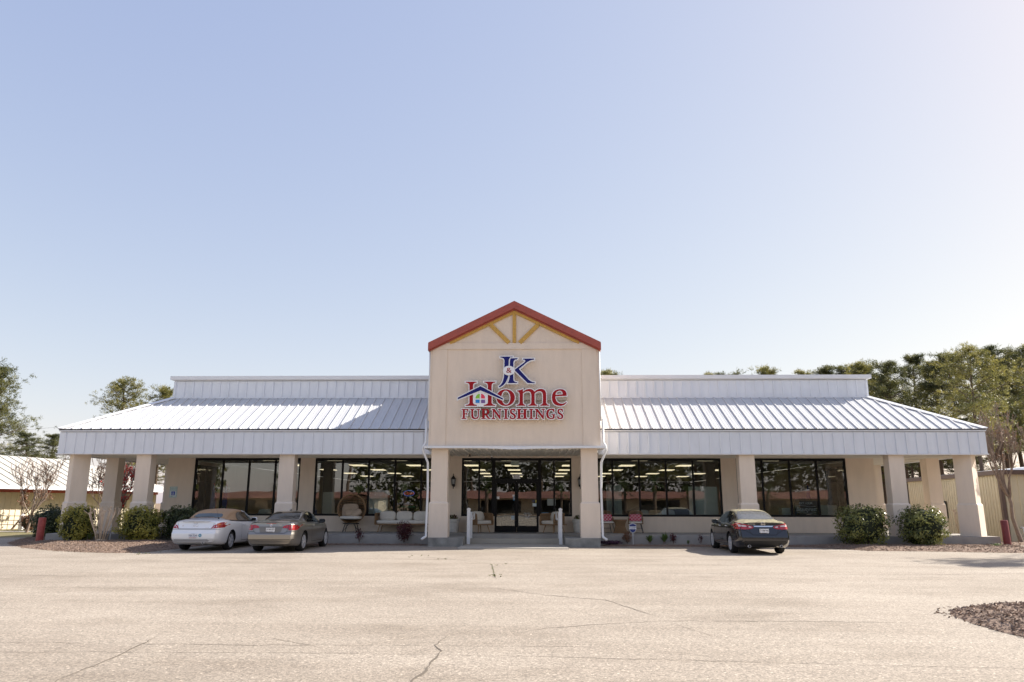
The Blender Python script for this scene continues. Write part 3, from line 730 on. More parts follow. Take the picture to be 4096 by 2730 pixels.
# FURNISHINGS
GL = {
'F':[[(0,0),(100,0),(100,28),(90,28),('q',84,10,66,10),(48,10),(48,44),(70,44),(76,36),(84,36),(84,64),(76,64),(70,54),(48,54),(48,90),(70,92),(70,100),(0,100),(0,92),(18,90),(18,10),(0,8)]],
'U':[[(0,0),(44,0),(44,8),(31,10),(31,62),('q',32,88,55,88),('q',78,88,78,62),(78,10),(62,8),(62,0),(100,0),(100,8),(89,10),(89,64),('q',88,102,50,102),('q',10,102,10,64),(10,10),(0,8)]],
'R':[[(0,0),(55,0),('q',88,0,88,28),('q',88,48,64,55),(90,91),(100,92),(100,100),(72,100),(44,59),(35,59),(35,90),(48,92),(48,100),(0,100),(0,92),(12,90),(12,10),(0,8)],[(35,10),(50,10),('q',65,11,65,29),('q',64,48,50,49),(35,49)]],
'N':[[(0,0),(30,0),(78,66),(78,10),(64,8),(64,0),(100,0),(100,8),(89,10),(89,102),(80,102),(24,28),(24,90),(38,92),(38,100),(0,100),(0,92),(12,90),(12,10),(0,8)]],
'I':[[(0,0),(100,0),(100,8),(72,10),(72,90),(100,92),(100,100),(0,100),(0,92),(28,90),(28,10),(0,8)]],
'H':[[(0,0),(46,0),(46,8),(35,10),(35,44),(65,44),(65,10),(54,8),(54,0),(100,0),(100,8),(89,10),(89,90),(100,92),(100,100),(54,100),(54,92),(65,90),(65,55),(35,55),(35,90),(46,92),(46,100),(0,100),(0,92),(11,90),(11,10),(0,8)]],
'S':[[(90,2),(90,32),(80,32),('q',72,10,50,10),('q',32,11,32,25),('q',33,35,58,43),('q',98,55,98,75),('q',96,102,48,102),('q',20,102,4,94),(4,64),(14,64),('q',24,91,48,91),('q',69,90,69,79),('q',68,67,42,58),('q',4,47,4,26),('q',6,-2,50,-2),('q',72,-2,90,2)]],
'G':[[(88,2),(90,34),(80,34),('q',74,10,54,10),('q',27,12,27,50),('q',28,90,56,91),('q',66,91,72,86),(72,63),(56,61),(56,53),(100,53),(100,61),(92,63),(92,93),('q',76,102,54,102),('q',2,100,1,50),('q',2,-2,54,-2),('q',74,-2,88,2)]]}
for ch, a, b in (('F',225,352),('U',388,572),('R',595,768),('N',790,978),('I',1015,1102),('S',1128,1250),('H',1260,1462),('I',1492,1575),('N',1598,1792),('G',1810,1988),('S',2018,2138)):
    sc = [[(('q',a+p[1]*(b-a)/100,1124+p[2]*1.85,a+p[3]*(b-a)/100,1124+p[4]*1.85) if p[0]=='q' else (a+p[0]*(b-a)/100,1124+p[1]*1.85)) for p in l] for l in GL[ch]]
    letter(sc, M['red'], d=13.)
for y0, y1, a, b in ((860,952,800,2200),(1168,1250,330,2060)):
    mb = MB(); mb.box(SX(a,900), SX(b,900), 29.575, 29.69, SZ(y1), SZ(y0)); mb.build('raceway', M['raceway'], sign)

# ---------------------------------------------------------------- signs, lamps, posts
def lantern(x, label):
    t = thing('wall_lantern', label, 'wall lamp', (x, 34.36, 2.6))
    c = (x, 34.18)
    mb = MB(); mb.lathe([(0,.03),(.03,.02),(.05,-.02),(.115,-.10),(.13,-.13),(.10,-.14)], (c[0],c[1],2.86), 10); mb.lathe([(0,.10),(.022,.08),(.012,.05),(.03,.03),(0,.0)], (c[0],c[1],2.88), 8); mb.build('cap', M['iron'], t, smooth=True)
    mb = MB()
    for k in range(6):
        a = k*math.pi/3; mb.tube([(c[0]+.11*math.cos(a), c[1]+.11*math.sin(a), 2.73), (c[0]+.075*math.cos(a), c[1]+.075*math.sin(a), 2.48)], .009, 5)
    mb.lathe([(.0,.0),(.08,.0),(.085,-.03),(.04,-.07),(.02,-.12),(.028,-.16),(0,-.2)], (c[0],c[1],2.49), 10)
    mb.tube([(x,34.36,2.42),(x,34.27,2.40),(x,34.20,2.36),(x,34.18,2.42)], .014, 6); mb.lathe([(0,-.03),(.06,-.03),(.07,0),(0,0)], (x,34.355,2.45), 12, 'y'); mb.build('bracket', M['iron'], t, smooth=True)
    mb = MB(); mb.lathe([(0,.22),(.10,.22),(.068,0),(0,0)], (c[0],c[1],2.50), 6); mb.build('glass_shade', mat('frosted_lamp_glass',(.35,.36,.36),.15), t)
lantern(-2.88, 'black carriage lantern left of the shop doors above a white planter'); lantern(2.90, 'black carriage lantern half hidden behind the right entrance column')
FY = lambda x0, z0, y: (lambda x, z, d: (x0+x, y-d, z0+z))
t = thing('house_number', 'white street number plate above the double doors', 'number sign', (0, 34.38, 2.84))
mb = MB(); mb.box(-.17,.17,34.375,34.385,2.755,2.915); mb.build('plate', M['plate'], t)
mb = MB(); text_mb(mb, '2225', FY(0, 2.83, 34.374), .17, .003, sx=.82); mb.build('lettering', M['inkblack'], t)
t = thing('parking_sign', 'green and white reserved parking sign with blue wheelchair symbol on the left wall', 'parking sign', (-15.87, 34.36, 2.13))
mb = MB(); mb.box(-16.04,-15.69,34.352,34.366,1.88,2.38); mb.build('plate', mat('sign_plate_pale',(.66,.72,.72),.5), t)
gm = mat('sign_teal',(.03,.26,.20),.5)
mb = MB()
for a,b,c,d in ((-16.025,-15.705,2.358,2.366),(-16.025,-15.705,1.894,1.902),(-16.025,-16.017,1.902,2.358),(-15.713,-15.705,1.902,2.358)): mb.box(a,b,34.348,34.351,c,d)
text_mb(mb,'RESERVED',FY(-15.865,2.30,34.351),.072,.003); text_mb(mb,'PARKING',FY(-15.865,2.22,34.351),.072,.003); mb.box(-15.98,-15.88,34.348,34.351,1.93,1.95); mb.build('lettering', gm, t)
mb = MB(); mb.box(-15.95,-15.78,34.347,34.3515,1.985,2.16); s_ = mb.build('symbol_panel', mat('access_blue',(.01,.07,.42),.5), t)
mb = MB(); F = lambda x, z, d: (-15.865+x, 34.346-d, 2.07+z)
mb.lathe([(0,0),(.012,0),(.012,-.004),(0,-.004)], (-15.872,34.3465,2.135), 10, 'y')
for k in range(9):
    a0 = R(20-k*26); a1 = R(20-(k+1)*26); q = lambda a, r: F(-.008+r*math.cos(a), -.025+r*math.sin(a), 0)
    mb.quad(q(a0,.044), q(a1,.044), q(a1,.032), q(a0,.032))
for a, b in (((-.008,.055),(-.006,-.005)),((-.006,-.003),(.028,-.003)),((.026,0),(.046,-.05)),((-.006,.03),(.026,.03))): mb.bar(F(a[0],a[1],.002), F(b[0],b[1],.002), .004, .012, up=(0,0,1) if abs(b[0]-a[0])>abs(b[1]-a[1]) else (1,0,0))
mb.build('wheelchair_symbol', M['plate'], s_, off=t.location)
def yard_sign(x, y, z0, h, label, rz=0., s=1., grp='security yard signs'):
    t = thing('yard_sign', label, 'yard sign', (x, y, z0), rz, world=False)
    mb = MB(); mb.tube([(0,0,-.06),(0,0,h)], .011, 6); mb.build('stake', M['white'], t)
    sh = [(-.14,.33),(-.06,.355),(0,.385),(.06,.355),(.14,.33),(.145,.15),(.10,.05),(0,-.02),(-.10,.05),(-.145,.15)]
    mb = MB(); mb.prism([[(a*s,b*s) for a,b in sh]], lambda x_, z_, d: (x_, -.012+d, h-.02+z_), 0, .008); p = mb.build('shield', M['plate'], t)
    mb = MB(); mb.prism([[(a*s*.9,.17*s+(b-.17)*s*.9) for a,b in sh if b > .3]+[(.128*s,.25*s),(-.128*s,.25*s)]], lambda x_, z_, d: (x_, -.0155+d, h-.02+z_), 0, .003)
    mb.prism([[(-.128*s,.14*s),(.128*s,.14*s),(.09*s,.06*s),(0,0),(-.09*s,.06*s)]], lambda x_, z_, d: (x_, -.0155+d, h-.02+z_), 0, .003)
    text_mb(mb, 'COGGIN', lambda a, b, d: (a, -.0125-d, h-.02+.205*s+b), .07*s, .003); text_mb(mb, 'SECURITY, INC', lambda a, b, d: (a, -.0125-d, h-.02+.16*s+b), .028*s, .003)
    mb.build('lettering', M['ink'], p)
yard_sign(4.75, 30.7, .11, .42, 'blue and white shield shaped security sign staked in mulch beside the walkway')
yard_sign(-16.14, 30.0, .13, .34, 'blue and white security sign turned edge on in front of the bare pruned shrub', R(-58), .95)
def bollard(x, y, h, r, label, lean, m):
    mb = MB(); mb.lathe([(0,-.1),(r,-.1),(r,h-.03),(r*.9,h),(0,h+.01)], (0,0,0), 16)
    o = mb.build('bollard', m, None, angle=40); o.location = (x, y, 0); o.rotation_euler = (0, lean, 0); tag(o, label, 'bollard', 'red steel bollards')
M['bollard'] = mat('faded_red_paint', (.30,.035,.030), .55, c2=(.42,.085,.065), scale=7., bump=.15)
bollard(-19.98, 31.5, 1.02, .145, 'faded red bollard at the left end of the store by a dark shrub', R(1), M['bollard']); bollard(19.4, 30.55, 1.04, .135, 'shade toned red bollard at the right end of the store by the beige shed', R(-1.5), mat('shaded_red_paint', (.13,.014,.018), .5, c2=(.19,.03,.03), scale=7., bump=.15))  # right bollard: the shade on its near face is put into the red
def handrail(x, sx, label):
    t = thing('handrail', label, 'handrail', (x, 30.9, .03))
    mb = MB(); mb.box(x-.065,x+.065,30.83,30.96,.036,1.40); mb.build('post', M['white'], t)
    mb = MB(); mb.prism([[(-.08,0),(.08,0),(.08,.03),(0,.075),(-.08,.03)]], lambda a, z, d: (x+a, 30.815+d, 1.401+z), 0, .16); mb.build('post_cap', M['white'], t)
    mb = MB(); mb.box(x-.05-sx*.02,x+.05-sx*.02,31.92,32.02,.22,1.30); mb.build('post', M['white'], t)
    mb = MB(); xi = x-sx*.14
    mb.tube([(x-sx*.066,30.93,1.05),(xi,30.93,1.02),(xi,30.96,1.0),(xi,31.4,1.12),(xi,31.95,1.28),(xi,32.1,1.28),(xi,32.14,1.2),(xi,32.1,1.0),(x-sx*.075,32.0,1.0)], .024, 8); mb.build('rail', M['white'], t, smooth=True)
handrail(-1.88, -1, 'white step handrail on the left of the entrance steps'); handrail(1.86, 1, 'white step handrail on the right of the entrance steps')
mb = MB(); mb.box(-1.0,.9,33.5,34.3,.3885,.402); tag(mb.build('doormat', M['cardark']), 'black rubber mat lying in front of the double doors', 'door mat')
mb = MB(); mb.box(-.25,.10,34.52,34.55,3.36,3.58); tag(mb.build('notice_board', M['plate']), 'blank white exit box hanging inside above the doors', 'hanging sign')
t = thing('security_camera', 'small dark dome camera under the porch ceiling left of the doors', 'camera', (-1.12, 33.9, 3.8))
mb = MB(); mb.box(-1.15,-1.09,33.87,33.93,3.70,3.765); mb.build('mount', M['white'], t); mb = MB(); mb.lathe([(0,.0),(.05,0),(.05,-.04),(.03,-.08),(0,-.09)],(-1.12,33.9,3.70),10); mb.build('dome', M['iron'], t, smooth=True)
t = thing('speaker_box', 'small tan box fixed under the porch ceiling on the left', 'speaker', (-2.0, 32.5, 3.7)); mb = MB(); mb.box(-2.06,-1.94,32.4,32.52,3.62,3.764); mb.build('housing', M['raceway'], t); mb=MB(); mb.box(-2.04,-1.96,32.39,32.399,3.64,3.74); mb.build('grille', M['seam'], t)
# door stickers and hours
def sticker(x0, x1, z0, z1, m, label, txt=None, ink='ink', y=34.42):
    t = thing('door_sticker', label, 'sticker', ((x0+x1)/2, y, z0)); mb = MB(); mb.box(x0,x1,y-.003,y,z0,z1); mb.build('sheet', m, t)
    if txt:
        mb = MB(); k = txt.split('\n')
        for i, s in enumerate(k): text_mb(mb, s, FY((x0+x1)/2, z1-(i+.6)*(z1-z0)/(len(k)+.2), y-.004), (z1-z0)/(len(k)+.2)*.9, .002)
        mb.build('lettering', M[ink], t)
skin = mat('sticker_blue', (.05,.22,.42), .5); sky_ = mat('sticker_pale', (.50,.60,.66), .5)
sticker(-.16,-.07,1.78,1.95, skin, 'small blue rating sticker near the middle of the left door', 'B', 'plate')
sticker(-.19,-.07,1.96,2.04, M['plate'], 'small white sticker above the blue one on the left door')
sticker(-.91,-.78,1.84,1.96, M['plate'], 'small white notice at the left edge of the left door')
sticker(-.24,-.09,.93,1.10, sky_, 'pale blue no weapons sticker low on the left door')
sticker(.70,.83,1.70,1.82, mat('sticker_dark',(.05,.05,.08),.5), 'dark card sticker on the right door'); sticker(.86,.93,1.68,1.80, mat('sticker_yellow',(.55,.50,.12),.5), 'yellow card sticker by the edge of the right door'); sticker(.73,.92,1.52,1.66, sky_, 'pale credit card sticker low in the cluster on the right door')
sticker(1.12,1.45,1.19,1.25, skin, 'long blue accredited sticker at the foot of the window right of the doors', 'ACCREDITED', 'plate')
sticker(1.40,1.78,1.56,1.86, mat('sticker_clear',(.22,.25,.24),.4), 'faint pale poster in the window right of the doors')
t = thing('opening_hours', 'white opening hours lettering on the right door', 'lettering', (.5, 34.42, 1.05)); mb = MB()
for i, s in enumerate(('Store Hours','Monday - Saturday','9am - 6pm','Sunday','Closed')): text_mb(mb, s, FY(.5, 1.22-i*.055, 34.418), .055, .002)
mb.build('lettering', M['plate'], t)
# window lettering and lit sign
def decal(lines, x, z, size, label, m, gap=1.25, y=34.445, sx=1., shear=0.):
    mb = MB()
    for i, s in enumerate(lines): text_mb(mb, s, FY(x, z-i*size*gap, y), size, .002, sx=sx, shear=shear)
    return tag(mb.build('window_lettering', m), label, 'lettering')
dw = mat('window_vinyl', (.60,.58,.58), .6)
decal(('STEARNS','& FOSTER'), -6.22, 2.17, .13, 'pale two line lettering on the glass above the wicker sofa', dw, 1.1, sx=1.1)
decal(('TEMPUR-PEDIC',), -4.95, 1.60, .07, 'small pale lettering low on the glass under the neon sign', dw); decal(('ELITE RETAILER',), -4.95, 1.49, .09, 'small green lettering low on the glass above the sofa cushions', mat('vinyl_green',(.05,.22,.10),.6))
t = thing('neon_sign', 'oval neon open sign with blue ring and red script in the window', 'neon sign', (-4.97, 34.6, 2.1))
mb = MB(); pts = [(-4.97+.25*math.cos(a*math.pi/18), 34.6, 2.10+.125*math.sin(a*math.pi/18)) for a in range(37)]; mb.tube(pts, .012, 6, cap=False); mb.build('blue_ring', emit('neon_blue',(.08,.2,.9),.10), t)
mb = MB(); text_mb(mb, 'Open', FY(-4.97,2.10,34.59), .19, .01, shear=.25, sx=1.1); mb.build('red_script', emit('neon_red',(.9,.14,.06),.12), t)
t = thing('window_poster', 'black mattress poster with white script standing inside the right end window', 'poster', (13.1, 34.6, 1.5))
mb = MB(); mb.box(12.57,13.66,34.55,34.58,1.10,1.93); mb.build('panel', mat('poster_black',(.012,.014,.02),.4), t)
mb = MB(); text_mb(mb,'GET YOUR',FY(13.1,1.68,34.549),.125,.003); text_mb(mb,'Beautyrest',FY(13.1,1.42,34.549),.27,.003,shear=.28,sx=.78)
for z in (1.27, 1.56): mb.tube([(12.66+k*.088, 34.547, z+.02*math.sin(k*.65)) for k in range(11)], .006, 4)
mb.build('lettering', M['plate'], t)
def feather_flag(x, y, z, h, lean, label, txt, rz=0., base=.39):
    t = thing('feather_flag', label, 'flag', (x, y, base), rz, world=False)
    L = lambda u, v: (u+lean*v, 0, z-base+v)
    mb = MB(); mb.tube([(lean*(-(z-base)), .012, .0), (0,.012,z-base), L(.0,h*.96)[:1]+(.012,)+L(0,h*.96)[2:]], .012, 6); mb.build('pole', M['white'], t)
    out = [(-.01,0),(.28,.02)]+[(.28+.02*math.sin(k*.8)-.25*(k/9)**2.6, .02+(h-.04)*k/9) for k in range(1,10)]+[(-.01,h)]
    mb = MB(); mb.prism([[(a, b) for a, b in out]], lambda a, b, d: (L(a,b)[0], -.004+d+.03*math.sin(b*3), L(a,b)[2]), 0, .006); c = mb.build('cloth', mat('flag_navy',(.02,.035,.16),.8), t)
    mb = MB(); ol = out[1:]
    for k in range(len(ol)-1):
        a, b = ol[k], ol[k+1]; w_ = .035
        mb.quad(*[(L(p[0]+o,p[1])[0], -.0065+.03*math.sin(p[1]*3), L(p[0]+o,p[1])[2]) for p, o in ((a,-w_),(a,0),(b,0),(b,-w_))])
    mb.build('border', mat('flag_orange',(.55,.09,.04),.8), c)
    mb = MB(); n = len(txt)
    for i, ch in enumerate(txt):
        v = h*.86-i*h*.86/n; text_mb(mb, ch, lambda a, b, d, v=v: (L(.115+a, v+b)[0], -.008-d+.03*math.sin((v)*3), L(.115+a, v+b)[2]), .24, .003)
    mb.build('lettering', M['plate'], c)
feather_flag(-14.40, 34.95, 1.0, 1.55, .10, 'navy feather flag with white letters behind the leftmost window pane', 'MATT')
feather_flag(-13.95, 35.0, 1.0, 1.5, .20, 'navy feather flag with white letters behind the second window pane', 'MATT')
feather_flag(13.3, 35.2, 1.2, 1.35, .12, 'bright blue feather flag with white letters behind the black poster', 'SALE')

# ---------------------------------------------------------------- porch furniture
def cushion(mb, c, size, rot=None, sq=.55, seed=0):
    k = MB(); k.blob((0,0,0), (size[0]/2, size[1]/2, size[2]/2), seed, .05, 18, 12, sq)
    m = rot or Matrix.Identity(3)
    mb.add([Vector(c)+m@Vector(v) for v in k.v], k.f)
RX = lambda a: Matrix.Rotation(R(a), 3, 'X'); RY = lambda a: Matrix.Rotation(R(a), 3, 'Y'); RZ = lambda a: Matrix.Rotation(R(a), 3, 'Z')
def lathe_y_shell(): pass
def egg_chair():
    x0, y0 = -7.35, 33.55
    t = thing('egg_chair', 'tall wicker egg chair with tan cushions on dark splayed legs', 'chair', (x0, y0, .39))
    # shell: half ellipsoid open to the front, woven from hoops
    mb = MB(); rx, ry, rz, cz = .62, .52, .63, 1.40
    P = lambda u, v: (x0+rx*math.sin(u)*math.cos(v), y0+.05+ry*math.sin(v)*math.sin(u)*1.0, cz+rz*math.cos(u))
    for k in range(1, 15):
        u = math.pi*k/15; low = k > 9
        pts = [P(u, math.pi*j/16) for j in range(17)]
        mb.tube(pts, .011 if not low else .016, 5)
    for j in range(0, 25):
        v = math.pi*j/24; mb.tube([P(math.pi*(k/12), v) for k in range(13)], .007, 4)
    # solid woven lower half
    vs = []; fs = []
    for k in range(9):
        u = math.pi*(.56+.44*k/8)
        for j in range(17): vs.append(P(u, math.pi*j/16))
    for k in range(8):
        for j in range(16): fs.append((k*17+j, k*17+j+1, k*17+18+j, k*17+17+j))
    mb.add(vs, fs); mb.add([(a, b-.03, c) for a, b, c in vs], fs)
    mb.build('shell', M['wicker'], t)
    mb = MB(); mb.tube([P(2*math.pi*k/40 if k<=20 else 2*math.pi-2*math.pi*k/40, 0 if k<=20 else math.pi) for k in range(41)], .035, 8, cap=False); mb.build('rim', M['wicker'], t, smooth=True)
    mb = MB(); cushion(mb, (x0, y0-.0, 1.02), (.98,.62,.16), seed=2); mb.build('seat_cushion', M['cushion'], t, smooth=True)
    mb = MB(); cushion(mb, (x0-.12, y0+.28, 1.33), (.75,.16,.62), RX(-14), seed=5); mb.build('back_cushion', M['tancush'], t, smooth=True)
    mb = MB(); mb.lathe([(.0,0),(.36,0),(.36,.05),(0,.05)], (x0,y0+.05,.74), 18); mb.build('base_ring', M['iron'], t)
    for k in range(4):
        a = R(45+90*k); mb = MB(); mb.tube([(x0+.3*math.cos(a), y0+.05+.25*math.sin(a), .76), (x0+.44*math.cos(a), y0+.05+.36*math.sin(a), .392)], [.02,.014], 6)
        mb.tube([(x0+.18*math.cos(a+.5), y0+.05+.18*math.sin(a+.5), .76), (x0+.43*math.cos(a), y0+.05+.35*math.sin(a), .41)], .012, 6); mb.build('leg', M['iron'], t)
    for dx, rz_, lab, sd in ((-.05, 8, 'tan throw pillow lying in front in the egg chair', 1),(.27, -28, 'pale tan throw pillow leaning to the right in the egg chair', 3)):
        mb = MB(); cushion(mb, (0,0,0), (.46,.16,.28), RY(rz_)@RX(-25), seed=sd); o = mb.build('throw_pillow', M['tancush'], None, smooth=True); o.location = (x0+dx, y0-.06-.06*sd+.1, 1.21); tag(o, lab, 'pillow')
egg_chair()
def loveseat(x, y, w, d, rz, label, nb, group=None, cat='sofa'):
    """wicker tub seat: wrap-round woven side and back, slab cushion, loose back cushions, four splayed wooden legs"""
    t = thing('wicker_sofa' if nb > 1 else 'wicker_armchair', label, cat, (x, y, .39), rz, group, world=False)
    hw, hd = w/2, d/2
    path = [(-hw,-hd),(-hw,hd-.16),(-hw+.16,hd),(hw-.16,hd),(hw,hd-.16),(hw,-hd)]
    fine = []
    for a, b in zip(path, path[1:]):
        k = max(2, int(math.hypot(b[0]-a[0], b[1]-a[1])/.035))
        fine += [(a[0]+(b[0]-a[0])*i/k, a[1]+(b[1]-a[1])*i/k) for i in range(k)]
    fine.append(path[-1])
    mb = MB(); z0, z1 = .37, .80
    for i, (a, b) in enumerate(fine): mb.box(a-.008,a+.008,b-.008,b+.008,z0,z1)
    for z in (.45,.52,.66,.72): mb.tube([(a,b,z) for a,b in fine], .008, 4)
    mb.build('woven_back', M['wicker'], t)
    mb = MB(); mb.tube([(-hw,-hd-.03,.34),(-hw,-hd-.05,.5),(-hw,-hd,.78),(-hw,-hd+.06,.81)]+[(a,b,.815) for a,b in path[1:-1]]+[(hw,-hd+.06,.81),(hw,-hd,.78),(hw,-hd-.05,.5),(hw,-hd-.03,.34)], .028, 8)
    mb.tube([(-hw,-hd-.03,.35),(hw,-hd-.03,.35)], .03, 8); mb.box(-hw,hw,-hd,hd,.33,.37); mb.build('frame', M['wicker'], t, smooth=False)
    mb = MB(); cushion(mb, (0,-.03,.445), (w-.06,d+.02,.17), sq=.32, seed=4); mb.build('seat_cushion', M['cushion'], t, smooth=True)
    for i in range(nb):
        cw = (w-.12)/nb; mb = MB(); cushion(mb, (-hw+.06+cw*(i+.5), hd-.17, .70), (cw*.98,.20,.42), RX(-14), seed=i+7); mb.build('back_cushion', M['cushion'], t, smooth=True)
    for sx in (-1,1):
        for sy in (-1,1):
            mb = MB(); mb.tube([(sx*(hw-.2),sy*(hd-.12),.34),(sx*(hw-.12),sy*(hd-.04),0)], [.026,.016], 8); mb.build('leg', M['wood'], t)
    return t
loveseat(-5.03, 33.75, 2.40, .80, 0, 'long wicker sofa with cream seat and three cream back cushions', 3)
loveseat(-1.62, 33.6, .86, .78, R(38), 'wicker tub armchair with cream cushion left of the doors', 1, cat='armchair')
loveseat(1.66, 33.6, .86, .78, R(-46), 'wicker tub armchair with cream cushion right of the doors', 1, cat='armchair')
def dining_chair(x, y, rz, label):
    t = thing('wicker_chair', label, 'chair', (x, y, .39), rz, 'open weave wicker chairs with dark legs', world=False)
    mb = MB(); w = .33
    arc = lambda z, k=1.: [(w*k*math.sin(a), .26*math.cos(a)*1.0+.02*(z-.4), z) for a in [R(-105+210*i/20) for i in range(21)]]
    for z in (.44,.50,.56,.62): mb.tube(arc(z), .009, 4)
    for z in (.70,.76,.82,.88): mb.tube([(w*.92*math.sin(a), .26*math.cos(a)+.04, z) for a in [R(-58+116*i/14) for i in range(15)]], .009, 4)
    for i in range(21):
        a = R(-105+10.5*i); h = .92 if abs(-105+10.5*i) < 62 else .64
        mb.tube([(w*math.sin(a), .26*math.cos(a), .40), (w*math.sin(a)*.95, .26*math.cos(a)+.03, h)], .008, 4)
    mb.build('woven_back', M['wicker'], t)
    mb = MB(); mb.tube([(w*math.sin(R(-105)),.26*math.cos(R(-105)),.40),(w*math.sin(R(-100)),-.02,.64),(w*math.sin(R(-66)),.12,.68),(-w*.86,.17,.85),(-w*.66,.24,.93),(0,.30,.94),(w*.66,.24,.93),(w*.86,.17,.85),(w*math.sin(R(66)),.12,.68),(w*math.sin(R(100)),-.02,.64),(w*math.sin(R(105)),.26*math.cos(R(105)),.40)], .018, 6)
    mb.lathe([(0,0),(.33,0),(.34,.03),(0,.03)], (0,0,.385), 18); mb.build('seat_frame', M['wicker'], t)
    mb = MB(); cushion(mb, (0,-.04,.455), (.58,.52,.09), sq=.45, seed=3); mb.build('seat_cushion', M['cushion'], t, smooth=True)
    for sx in (-1,1):
        for sy in (-1,1):
            mb = MB(); mb.tube([(sx*.22,sy*.18,.39),(sx*.31,sy*.25,0)], [.014,.011], 6); mb.build('leg', M['iron'], t)
    mb = MB(); mb.tube([(-.26,.21,.2),(.26,.21,.2)], .009, 6); mb.build('stretcher', M['iron'], t)
    return t
def lattice_mat():
    m, nt, b = newmat('crimson_lattice_fabric'); L = nt.links.new
    tc = N(nt,'ShaderNodeTexCoord'); mp = N(nt,'ShaderNodeMapping'); mp.inputs['Rotation'].default_value = (0,R(45),0); mp.inputs['Scale'].default_value = (9.5,9.5,9.5); L(tc.outputs['Object'], mp.inputs[0])
    sp = N(nt,'ShaderNodeSeparateXYZ'); L(mp.outputs[0], sp.inputs[0]); outs = []
    for ax in (0, 2):
        f = N(nt,'ShaderNodeMath',operation='FRACT'); L(sp.outputs[ax], f.inputs[0]); s = N(nt,'ShaderNodeMath',operation='SUBTRACT'); L(f.outputs[0], s.inputs[0]); s.inputs[1].default_value = .5
        a = N(nt,'ShaderNodeMath',operation='ABSOLUTE'); L(s.outputs[0], a.inputs[0]); c = N(nt,'ShaderNodeMath',operation='LESS_THAN'); L(a.outputs[0], c.inputs[0]); c.inputs[1].default_value = .09; outs.append(c)
    mx = N(nt,'ShaderNodeMath',operation='MAXIMUM'); L(outs[0].outputs[0], mx.inputs[0]); L(outs[1].outputs[0], mx.inputs[1])
    mi = N(nt,'ShaderNodeMix',data_type='RGBA'); mi.inputs[6].default_value = (.42,.012,.05,1); mi.inputs[7].default_value = (.70,.52,.55,1); L(mx.outputs[0], mi.inputs[0]); L(mi.outputs[2], b.inputs['Base Color']); b.inputs['Roughness'].default_value = .95
    return m
M['lattice'] = lattice_mat()
for x, rz, lab, pl in ((3.98,R(14),'wicker chair on dark legs beside the right downspout','crimson lattice lumbar pillow on the chair by the downspout'),(5.27,R(-12),'wicker chair on dark legs behind the blue shield sign','crimson lattice lumbar pillow on the chair behind the shield sign')):
    dining_chair(x, 33.6, rz, lab)
    mb = MB(); cushion(mb, (0,0,0), (.54,.14,.32), sq=.45, seed=int(x*10)); o = mb.build('lumbar_pillow', M['lattice'], None, smooth=True); o.location = (x, 33.63, 1.04); o.rotation_euler = (R(-12),0,rz); tag(o, pl, 'pillow', 'crimson lattice pillows')
t = thing('side_table', 'hourglass wicker drum table between the two pillow chairs', 'side table', (4.58, 33.55, .39))
mb = MB()
for k in range(64):
    a = 2*math.pi*k/64; mb.tube([(4.58+r*math.cos(a), 33.55+r*math.sin(a), .39+h) for r, h in ((.30,.0),(.26,.14),(.205,.30),(.22,.40),(.275,.53))], .014, 4)
mb.lathe([(.27,.01),(.19,.3),(.25,.52)], (4.58,33.55,.39), 24); mb.build('base', M['wicker'], t)
mb = MB(); mb.lathe([(0,.53),(.305,.53),(.31,.545),(.31,.57),(.29,.58),(0,.58)], (4.58,33.55,.39), 28); mb.build('table_top', M['wicker'], t)
def leaves(mb, c, r, n, size, rnd, shell=.35, seed=0, flat=1., lump=.22, up=.3, sq=1.):
    """leaf clump: many small folded leaf faces spread through a lumpy ellipsoid"""
    for _ in range(n):
        d = Vector((rnd.gauss(0,1), rnd.gauss(0,1), rnd.gauss(0,1))).normalized()
        if sq != 1: d = Vector([math.copysign(abs(q)**sq, q) for q in d])
        k = (1-shell*rnd.random()**1.6)*(1+lump*noise.noise(d*2.3+Vector((seed,seed*2.,0))))*(1+.05*rnd.gauss(0,1))
        p = Vector((c[0]+d.x*r[0]*k, c[1]+d.y*r[1]*k, c[2]+d.z*r[2]*k))
        nrm = (d+Vector((rnd.gauss(0,.6),rnd.gauss(0,.6),rnd.gauss(up,.6)))).normalized()
        a = nrm.cross(Vector((rnd.gauss(0,1),rnd.gauss(0,1),rnd.gauss(0,1)))).normalized(); b = nrm.cross(a); s = size*rnd.uniform(.6,1.25)
        mb.add([p-a*s, p+b*s*.42+nrm*s*.1, p+a*s, p-b*s*.42+nrm*s*.1], [(0,1,2),(0,2,3)])
def planter(x, lab):
    t = thing('flower_planter', lab, 'planter', (x, 33.9, .39)); mb = MB()
    mb.lathe([(0,0),(.20,0),(.22,.05),(.235,.08),(.245,.10),(.27,.42),(.30,.44),(.295,.52),(.315,.54),(.315,.58),(.27,.58),(.26,.50),(0,.50)], (x,33.9,.39), 26)
    for k in range(26):
        a = 2*math.pi*k/26; mb.tube([(x+.298*math.cos(a),33.9+.298*math.sin(a),.85),(x+.30*math.cos(a+.08),33.9+.30*math.sin(a+.08),.885),(x+.298*math.cos(a+.16),33.9+.298*math.sin(a+.16),.85)], .010, 4)
    mb.build('pot', M['pot'], t, angle=50)
    rnd = random.Random(int(x*7)); mb = MB(); leaves(mb, (x,33.9,1.02), (.2,.18,.14), 160, .05, rnd); mb.build('foliage', M['holly'], t, fix=False)
    mb = MB(); leaves(mb, (x+.07,33.82,1.06), (.09,.07,.08), 70, .035, rnd); leaves(mb, (x-.12,33.85,1.10), (.04,.04,.04), 20, .03, rnd); mb.build('flowers', M['maroon'], t, fix=False)
